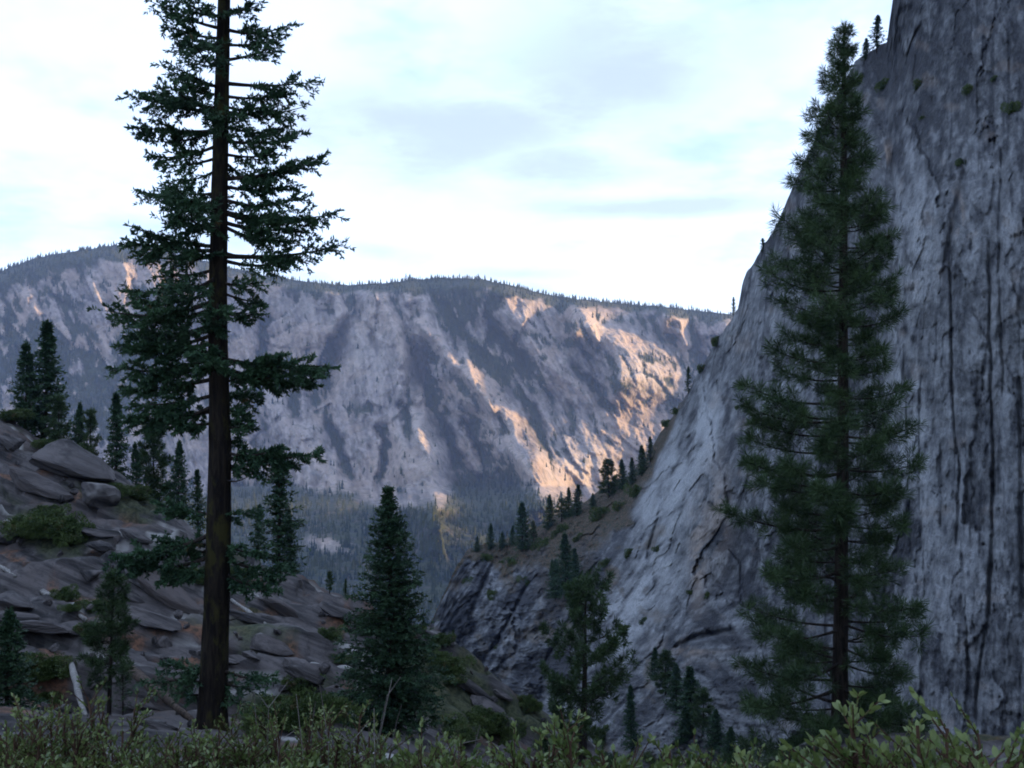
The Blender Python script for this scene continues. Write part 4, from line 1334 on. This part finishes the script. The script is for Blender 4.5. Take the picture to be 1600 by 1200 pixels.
log('fallen_log', (66, 928), (134, 978), 0.2, M_DEAD, 'bleached white log lying downhill on the left slope')
log('fallen_log', (-6, 888), (24, 908), 0.2, M_DEAD, 'short bleached log cut by the left edge of the frame')
log('fallen_log', (112, 1062), (132, 1120), 0.11, M_DEAD, 'steep bleached log next to the slender young pine')
log('fallen_log', (206, 1098), (304, 1128), 0.17, M_LOG, 'dark weathered log left of the old fir base')
log('fallen_log', (362, 943), (436, 1000), 0.13, M_DEAD, 'thin pale log on the slab right of the old fir trunk')


# ------------------------------------------------------------------ bushes on the slope and on cliff ledges
def bush_mesh(seed, n=5200, ln=0.10, wd=0.058, flat=0.62):
    rg = np.random.default_rng(seed)
    lob = np.c_[rg.normal(0, 0.42, (16, 2)), rg.uniform(0.0, 0.55, 16)]
    rad = rg.uniform(0.2, 0.42, 16)
    k = rg.integers(0, 16, n)
    dv = unit(rg.normal(size=(n, 3)))
    base = lob[k] + dv * (rad[k] * rg.uniform(0.55, 1.05, n))[:, None]
    base[:, 2] = np.abs(base[:, 2]) * flat * 1.5
    V, Fq = cards(base, dv + rg.normal(0, .5, (n, 3)) + [0, 0, .4], ln * rg.uniform(.6, 1.2, n), wd)
    return mesh_from('foliage', V, Fq, False, [M_BUSH])


def bush_stems(seed):
    rg = np.random.default_rng(seed)
    g = Geo()
    for i in range(9):
        a = rg.uniform(0, 6.28)
        e = np.array([math.cos(a) * rg.uniform(.2, .6), math.sin(a) * rg.uniform(.2, .6), rg.uniform(.3, .6)])
        g.add(*tube([np.array([0, 0, -0.12]), e * [.4, .4, .5], e], [.03, .02, .008], 4))
    return g.mesh('stem', M_TWIG)


BUSH = [(bush_mesh(500 + i), bush_stems(600 + i)) for i in range(4)]


def bush(p, size, label, group=None, tall=1.0):
    r = tree_root('bush', p, label, 'bush', group, RNG.uniform(0, 6.28), (size, size, size * tall))
    f, s = BUSH[RNG.integers(0, 4)]
    link('foliage', f, r)
    link('stem', s, r)


PATCHES = [  # centre px, py, spread px, count, size m, label
    (75, 832, (60, 22), 9, 1.7, 'bush of the dark patch right of the round boulder', 'bushes below the outcrop'),
    (215, 782, (40, 14), 6, 1.3, 'bush of those beside the upright granite block', 'bushes beside the upright block'),
    (20, 660, (40, 12), 6, 2.0, 'bush of those under the hilltop conifer pair', 'bushes under the hilltop pair'),
    (100, 720, (80, 12), 6, 1.5, 'bush of those atop the huge tilted slab', 'bushes on the outcrop crest'),
    (690, 1045, (34, 34), 9, 1.35, 'bush of the thicket right of the cone-shaped fir', 'thicket right of the cone-shaped fir'),
    (760, 1146, (60, 14), 8, 1.05, 'bush of the thicket below the hillside ridge', 'thicket below the hillside ridge'),
    (830, 1108, (30, 8), 4, .9, 'bush of those on the lower ridge crest', 'bushes on the lower ridge crest'),
    (470, 1120, (70, 18), 10, .85, 'bush of the thicket between old and cone-shaped firs', 'thicket between the two firs'),
    (560, 1000, (50, 30), 5, 1.2, 'bush of those left of the cone-shaped fir', 'bushes on open rock'),
    (330, 900, (60, 20), 4, 1.1, 'bush of those behind the old fir trunk', 'bushes behind the old fir'),
    (60, 1080, (50, 26), 8, .7, 'bush of those around the left edge young fir', 'bushes at the left edge'),
    (120, 950, (50, 60), 5, .8, 'small bush of those near the bleached log', 'small bushes near the bleached log'),
]
for cx, cy, (sx, sy), n, size, lab, grp in PATCHES:
    for i, px in enumerate(np.sort(cx + RNG.normal(0, sx * .55, n))):
        p = ground_at(px, cy + RNG.normal(0, sy * .55))
        bush(p, size * RNG.uniform(.65, 1.2), ORD[min(i, 12)] + ' ' + lab, grp, RNG.uniform(.7, 1.1))

LEDGE = [(1385, 128, 26, 'dark bush on the cliff left of the other two high ones'), (1441, 126, 30, 'round dark bush high on the cliff face'), (1521, 136, 30, 'bush high on the cliff near the right edge'), (1590, 165, 34, 'bush on the cliff cut by the right edge'),
         (1345, 125, 26, 'bush on the cliff right behind the large pine top'), (1558, 118, 18, 'tiny bush above the right edge bush on the cliff'), (1445, 180, 14, 'tiny bush below the round dark one on the cliff'), (1505, 250, 20, 'bush in the crack on the upper cliff'),
         (1122, 532, 26, 'bush on the sloping cliff edge above the snag'), (1100, 575, 22, 'bush on the sloping cliff edge beside the snag'), (1155, 634, 16, 'bush behind the left side of the large pine'), (1008, 970, 18, 'round bush on the pale slab above the dark clump'),
         (978, 985, 26, 'bush left of the round one on the pale slab'), (1082, 924, 16, 'left one of two small bushes on the cliff ledge'), (1108, 928, 20, 'right one of two small bushes on the cliff ledge'), (1030, 856, 18, 'small bush in the dark cleft of the pale slabs'),
         (985, 865, 24, 'bush at the top of the pale slabs'), (950, 880, 24, 'bush between the promontory and the pale slabs'), (960, 1010, 30, 'bush on the brown ledge right of the round-topped pine'), (930, 1030, 26, 'lower bush on the brown ledge right of the round-topped pine'),
         (735, 905, 22, 'bush on the promontory nose'), (770, 930, 18, 'bush on the promontory face'), (820, 905, 30, 'bush under the tallest conifer of the promontory'), (850, 850, 34, 'bush on the brown slope of the promontory'),
         (910, 835, 34, 'bush above the tall dark conifer of the promontory face'), (940, 810, 40, 'bush under the lone silhouetted pine'), (975, 790, 40, 'bush below the conifers where the promontory meets the cliff'), (1000, 765, 34, 'bush at the cliff foot above the promontory'),
         (800, 880, 34, 'bush just below the promontory crest'), (880, 830, 36, 'bush right below the stout conifer of the promontory'), (760, 870, 26, 'bush at the tip of the promontory crest'), (780, 1010, 18, 'bush low on the promontory face'),
         (870, 1165, 40, 'bush left of the foot of the round-topped pine'), (945, 1150, 50, 'bush right of the foot of the round-topped pine'), (1020, 1180, 40, 'bush right of the slim young fir in the gully'), (1040, 655, 20, 'bush on the cliff edge above the promontory'), (1060, 640, 18, 'bush just under the cliff edge snag')]
for px, py, wpx, lab in LEDGE:
    p = CLIFF.at(px, py)
    bush(p - np.array([0, -0.15, 0.35]) * wpx / F * p[1], wpx / F * p[1] * 0.55 * RNG.uniform(.8, 1.15), lab, None, RNG.uniform(1.0, 1.7))


# ------------------------------------------------------------------ manzanita in front of the viewer
def leaf_mesh(u=(0, .22, .5, .78, 1.0), w=(0.05, .36, .5, .36, 0.03)):
    V, Fq = [], []
    for a, b in zip(u, w):
        V += [[a, -b * .5, .06 * b - .10 * (a - .5) ** 2], [a, 0, -.10 * (a - .5) ** 2], [a, b * .5, .06 * b - .10 * (a - .5) ** 2]]
    for i in range(len(u) - 1):
        j = 3 * i
        Fq += [[j, j + 3, j + 4, j + 1], [j + 1, j + 4, j + 5, j + 2]]
    return np.array(V, float), np.array(Fq)


LV, LF = leaf_mesh()
SV, SF_ = leaf_mesh((0, .45, 1.0), (0.05, .52, 0.04))          # small leaves farther off
LEAF = mesh_from('leaf', LV, LF, True, [M_SHRUB])


def frames(dirs):
    d = unit(dirs)
    r = unit(np.cross(d, unit(RNG.normal(size=d.shape))))
    return np.stack([d, r, np.cross(d, r)], -1)            # columns: along, across, up


def manzanita(seed, nst=15, height=1.0, spread=0.55, per=11, ln=0.045):
    """stems mesh and the leaf positions of a shrub whose top is at z = height"""
    g = Geo()
    pos, dirs = [], []
    for i in range(nst):
        a = RNG.uniform(0, 6.283)
        rad = spread * math.sqrt(RNG.random())
        tip = np.array([math.cos(a) * rad, math.sin(a) * rad, height * RNG.uniform(.78, .98)])
        mid = tip * [.8, .8, 1] - [0, 0, RNG.uniform(.3, .45)] + RNG.normal(0, .04, 3)
        g.add(*tube([np.zeros(3) - [0, 0, .1], mid, tip], [.018, .010, .005], 5))
        for k in range(11):
            u = RNG.uniform(.0, 1.0)
            b = mid + (tip - mid) * u
            tw = unit(np.array([math.cos(a) * .5, math.sin(a) * .5, 0]) + np.array([RNG.normal(0, .55), RNG.normal(0, .55), RNG.uniform(.5, 1.1)]))
            e = b + tw * RNG.uniform(.08, .2)
            g.add(*tube([b, e], [.004, .0025], 3))
            n = per
            s = RNG.random(n) ** .6
            pos.append(b + (e - b) * s[:, None])
            dirs.append(unit(tw * .75 + unit(RNG.normal(size=(n, 3))) * .8 + [0, 0, .25]))
    P, D_ = np.concatenate(pos), np.concatenate(dirs)
    return g.mesh('stem', M_TWIG), P, frames(D_), ln * RNG.uniform(.65, 1.2, len(P))


def leaves_joined(P, Fr, L, lv=LV, lf=LF):
    V = P[:, None] + np.einsum('nij,kj->nki', Fr, lv) * L[:, None, None]
    Fc = (lf[None] + (np.arange(len(P)) * len(lv))[:, None, None]).reshape(-1, 4)
    return mesh_from('foliage', V.reshape(-1, 3), Fc, True, [M_SHRUB])


def shrub(px, top_py, d, spread, label, group=None, nst=15, loose=0, ln=0.045):
    p = ground_d(px, d)
    h = max(EYE[2] + (600 - top_py) / F * d - p[2] - 0.10, 0.4)
    r = tree_root('manzanita_shrub', p, label, 'shrub', group)
    sm, P, Fr, L = manzanita(0, nst, h, spread, 11, ln)
    link('stem', sm, r)
    if loose:
        order = np.argsort(P[:, 1] - 1.5 * P[:, 2])         # the leaves nearest to the viewer are pieces of their own
        a, b = order[:loose], order[loose:]
        for i in a:
            M = Matrix.Translation(Vector(P[i])) @ Matrix(Fr[i].tolist()).to_4x4() @ Matrix.Scale(float(L[i]), 4)
            o = bpy.data.objects.new('leaf', LEAF)
            COL.objects.link(o)
            o.parent = r
            o.matrix_local = M
    else:
        b = np.arange(len(P))
    f = link('foliage', leaves_joined(P[b], Fr[b], L[b], *((LV, LF) if loose else (SV, SF_))), r)
    f['kind'] = 'stuff'


NEAR_SHRUBS = [  # px, top py, distance, spread, label, leaves as pieces
    (1560, 1086, 2.7, .34, 'leafy manzanita in the bottom right corner, tallest at the frame edge', 170),
    (1440, 1096, 3.0, .36, 'broad leafed manzanita at the bottom right under the cliff crack', 170),
    (1340, 1120, 3.1, .30, 'leafy manzanita at the bottom right below the large pine', 150),
    (1220, 1182, 3.6, .30, 'low manzanita left of the large pine base at the bottom edge', 90),
    (1080, 1168, 4.0, .34, 'manzanita at the bottom edge below the dark fir clump', 110),
    (960, 1138, 4.0, .34, 'manzanita at the bottom edge right of the round-topped pine trunk', 120),
    (850, 1136, 4.2, .34, 'manzanita at the bottom edge left of the round-topped pine trunk', 120),
    (740, 1162, 4.2, .34, 'manzanita at the bottom edge right of the cone-shaped fir trunk', 110),
]
for px, ty, d, sp, lab, lo in NEAR_SHRUBS:
    shrub(px, ty, d, sp, lab, None, 20, lo, .034)
FINE_SHRUBS = [
    (20, 1105, 5.2, .5, 'olive shrub in the bottom left corner'), (90, 1082, 5.6, .5, 'tall olive shrub beside the steep bleached log'), (165, 1120, 5.4, .45, 'olive shrub below the slender young pine'), (235, 1148, 5.2, .4, 'low olive shrub left of the old fir base'),
    (310, 1150, 5.4, .42, 'olive shrub hiding the foot of the old fir'), (385, 1130, 5.6, .45, 'olive shrub right of the old fir base'), (450, 1098, 5.8, .48, 'greyish shrub left of the dry twigs'), (520, 1105, 5.6, .48, 'greyish shrub with dry twigs above it'),
    (590, 1160, 5.0, .42, 'low shrub hiding the foot of the cone-shaped fir'), (660, 1165, 4.8, .42, 'low shrub right of the cone-shaped fir foot'), (1150, 1190, 4.6, .4, 'low shrub between the fir clump and the large pine at the bottom edge')]
for px, ty, d, sp, lab in FINE_SHRUBS:
    shrub(px, ty, d, sp, lab, None, 24, 0, .028)


# a second, shared row that closes the gaps behind the first
MZ = []
for i in range(4):
    sm, P_, Fr_, L_ = manzanita(0, 24, 1.2, .55, 11, .033)
    MZ.append((sm, leaves_joined(P_, Fr_, L_, SV, SF_)))
back = [(-20, 1120, 7.5), (60, 1115, 7.8), (140, 1118, 7.2), (215, 1140, 7.6), (290, 1148, 7.0), (365, 1135, 7.4), (430, 1118, 7.8), (500, 1120, 7.3), (570, 1140, 7.0), (640, 1150, 6.6),
        (710, 1158, 6.2), (790, 1152, 6.0), (880, 1152, 6.2), (950, 1160, 5.8), (1030, 1170, 6.0), (1110, 1178, 5.8), (1190, 1180, 5.6), (1270, 1172, 5.2), (1390, 1140, 4.6), (1500, 1128, 4.4), (1590, 1122, 4.2), (1650, 1110, 3.6),
        (10, 1160, 4.2), (110, 1165, 4.2), (210, 1172, 4.1), (320, 1178, 4.0), (430, 1165, 4.2), (540, 1168, 4.2), (640, 1180, 4.0)]
NUM = 'first second third fourth fifth sixth seventh eighth ninth tenth eleventh twelfth thirteenth fourteenth fifteenth sixteenth seventeenth eighteenth nineteenth twentieth'.split()
BACKLAB = [f'olive shrub in the rear row along the bottom edge, {NUM[min(i, 19)]} from the left' if i < 20 else f'olive shrub in the rear row at the bottom right, {["below the cliff", "cut by the frame edge"][i - 20]}' if i < 22 else f'low olive shrub at the very bottom edge, {NUM[i - 22]} from the left' for i in range(29)]
for i, (px, ty, d) in enumerate(back):
    p = ground_d(px, d)
    h = max(EYE[2] + (600 - ty - 12) / F * d - p[2] - 0.16, 0.5)
    r = tree_root('manzanita_shrub', p, BACKLAB[i], 'shrub', 'shrubs along the bottom edge', RNG.uniform(0, 6.28), (1, 1, h / 1.2))
    link('stem', MZ[i % 4][0], r)
    f = link('foliage', MZ[i % 4][1], r)
    f['kind'] = 'stuff'


def dry_twigs(px, top_py, d, n, label):
    p = ground_d(px, d)
    h = EYE[2] + (600 - top_py) / F * d - p[2]
    r = tree_root('dry_shrub', p, label, 'dead shrub')
    for i in range(n):
        a = RNG.uniform(0, 6.28)
        tip = np.array([math.cos(a) * .28, math.sin(a) * .2, h * RNG.uniform(.82, 1.0)])
        g = Geo()
        t = np.linspace(0, 1, 6)[:, None]
        pts = tip * t + RNG.normal(0, .02, (6, 3)) * t
        g.add(*tube(pts, np.linspace(.005, .0015, 6), 5))
        for k in range(4):
            b = pts[RNG.integers(2, 6)]
            g.add(*tube([b, b + unit(RNG.normal(size=3) + [0, 0, 1.2]) * RNG.uniform(.08, .22)], [.003, .0015], 3))
        link('twig', g.mesh('twig', M_DEADTWIG), r)


dry_twigs(535, 1060, 5.4, 6, 'bare grey twigs of a dry shrub left of the cone-shaped fir')
dry_twigs(430, 1080, 5.6, 4, 'few bare grey twigs right of the old fir')
dry_twigs(660, 1130, 5.0, 4, 'few bare grey twigs right of the cone-shaped fir foot')

# ------------------------------------------------------------------ the air: thin blue haze in one closed box
def build_haze():
    x0, x1, y0, y1, z0, z1 = -9500, 9500, -3500, 9500, -641, 780
    V = np.array([[x, y, z] for z in (z0, z1) for y in (y0, y1) for x in (x0, x1)], float)
    Fq = np.array([[0, 2, 3, 1], [4, 5, 7, 6], [0, 1, 5, 4], [2, 6, 7, 3], [0, 4, 6, 2], [1, 3, 7, 5]])
    m = bpy.data.materials.new('haze_air')
    m.use_nodes = True
    w = NT(m.node_tree)
    out = w.n('ShaderNodeOutputMaterial')
    v = w.n('ShaderNodeVolumePrincipled', {'Color': (0.36, 0.54, 1.0, 1), 'Density': 3.2e-5, 'Anisotropy': 0.1})
    w.t.links.new(v.outputs[0], out.inputs['Volume'])
    me = mesh_from('haze', V, Fq, False, [m])
    link('haze', me, kind='stuff', label='thin blue evening haze filling the canyon air', category='haze')


build_haze()
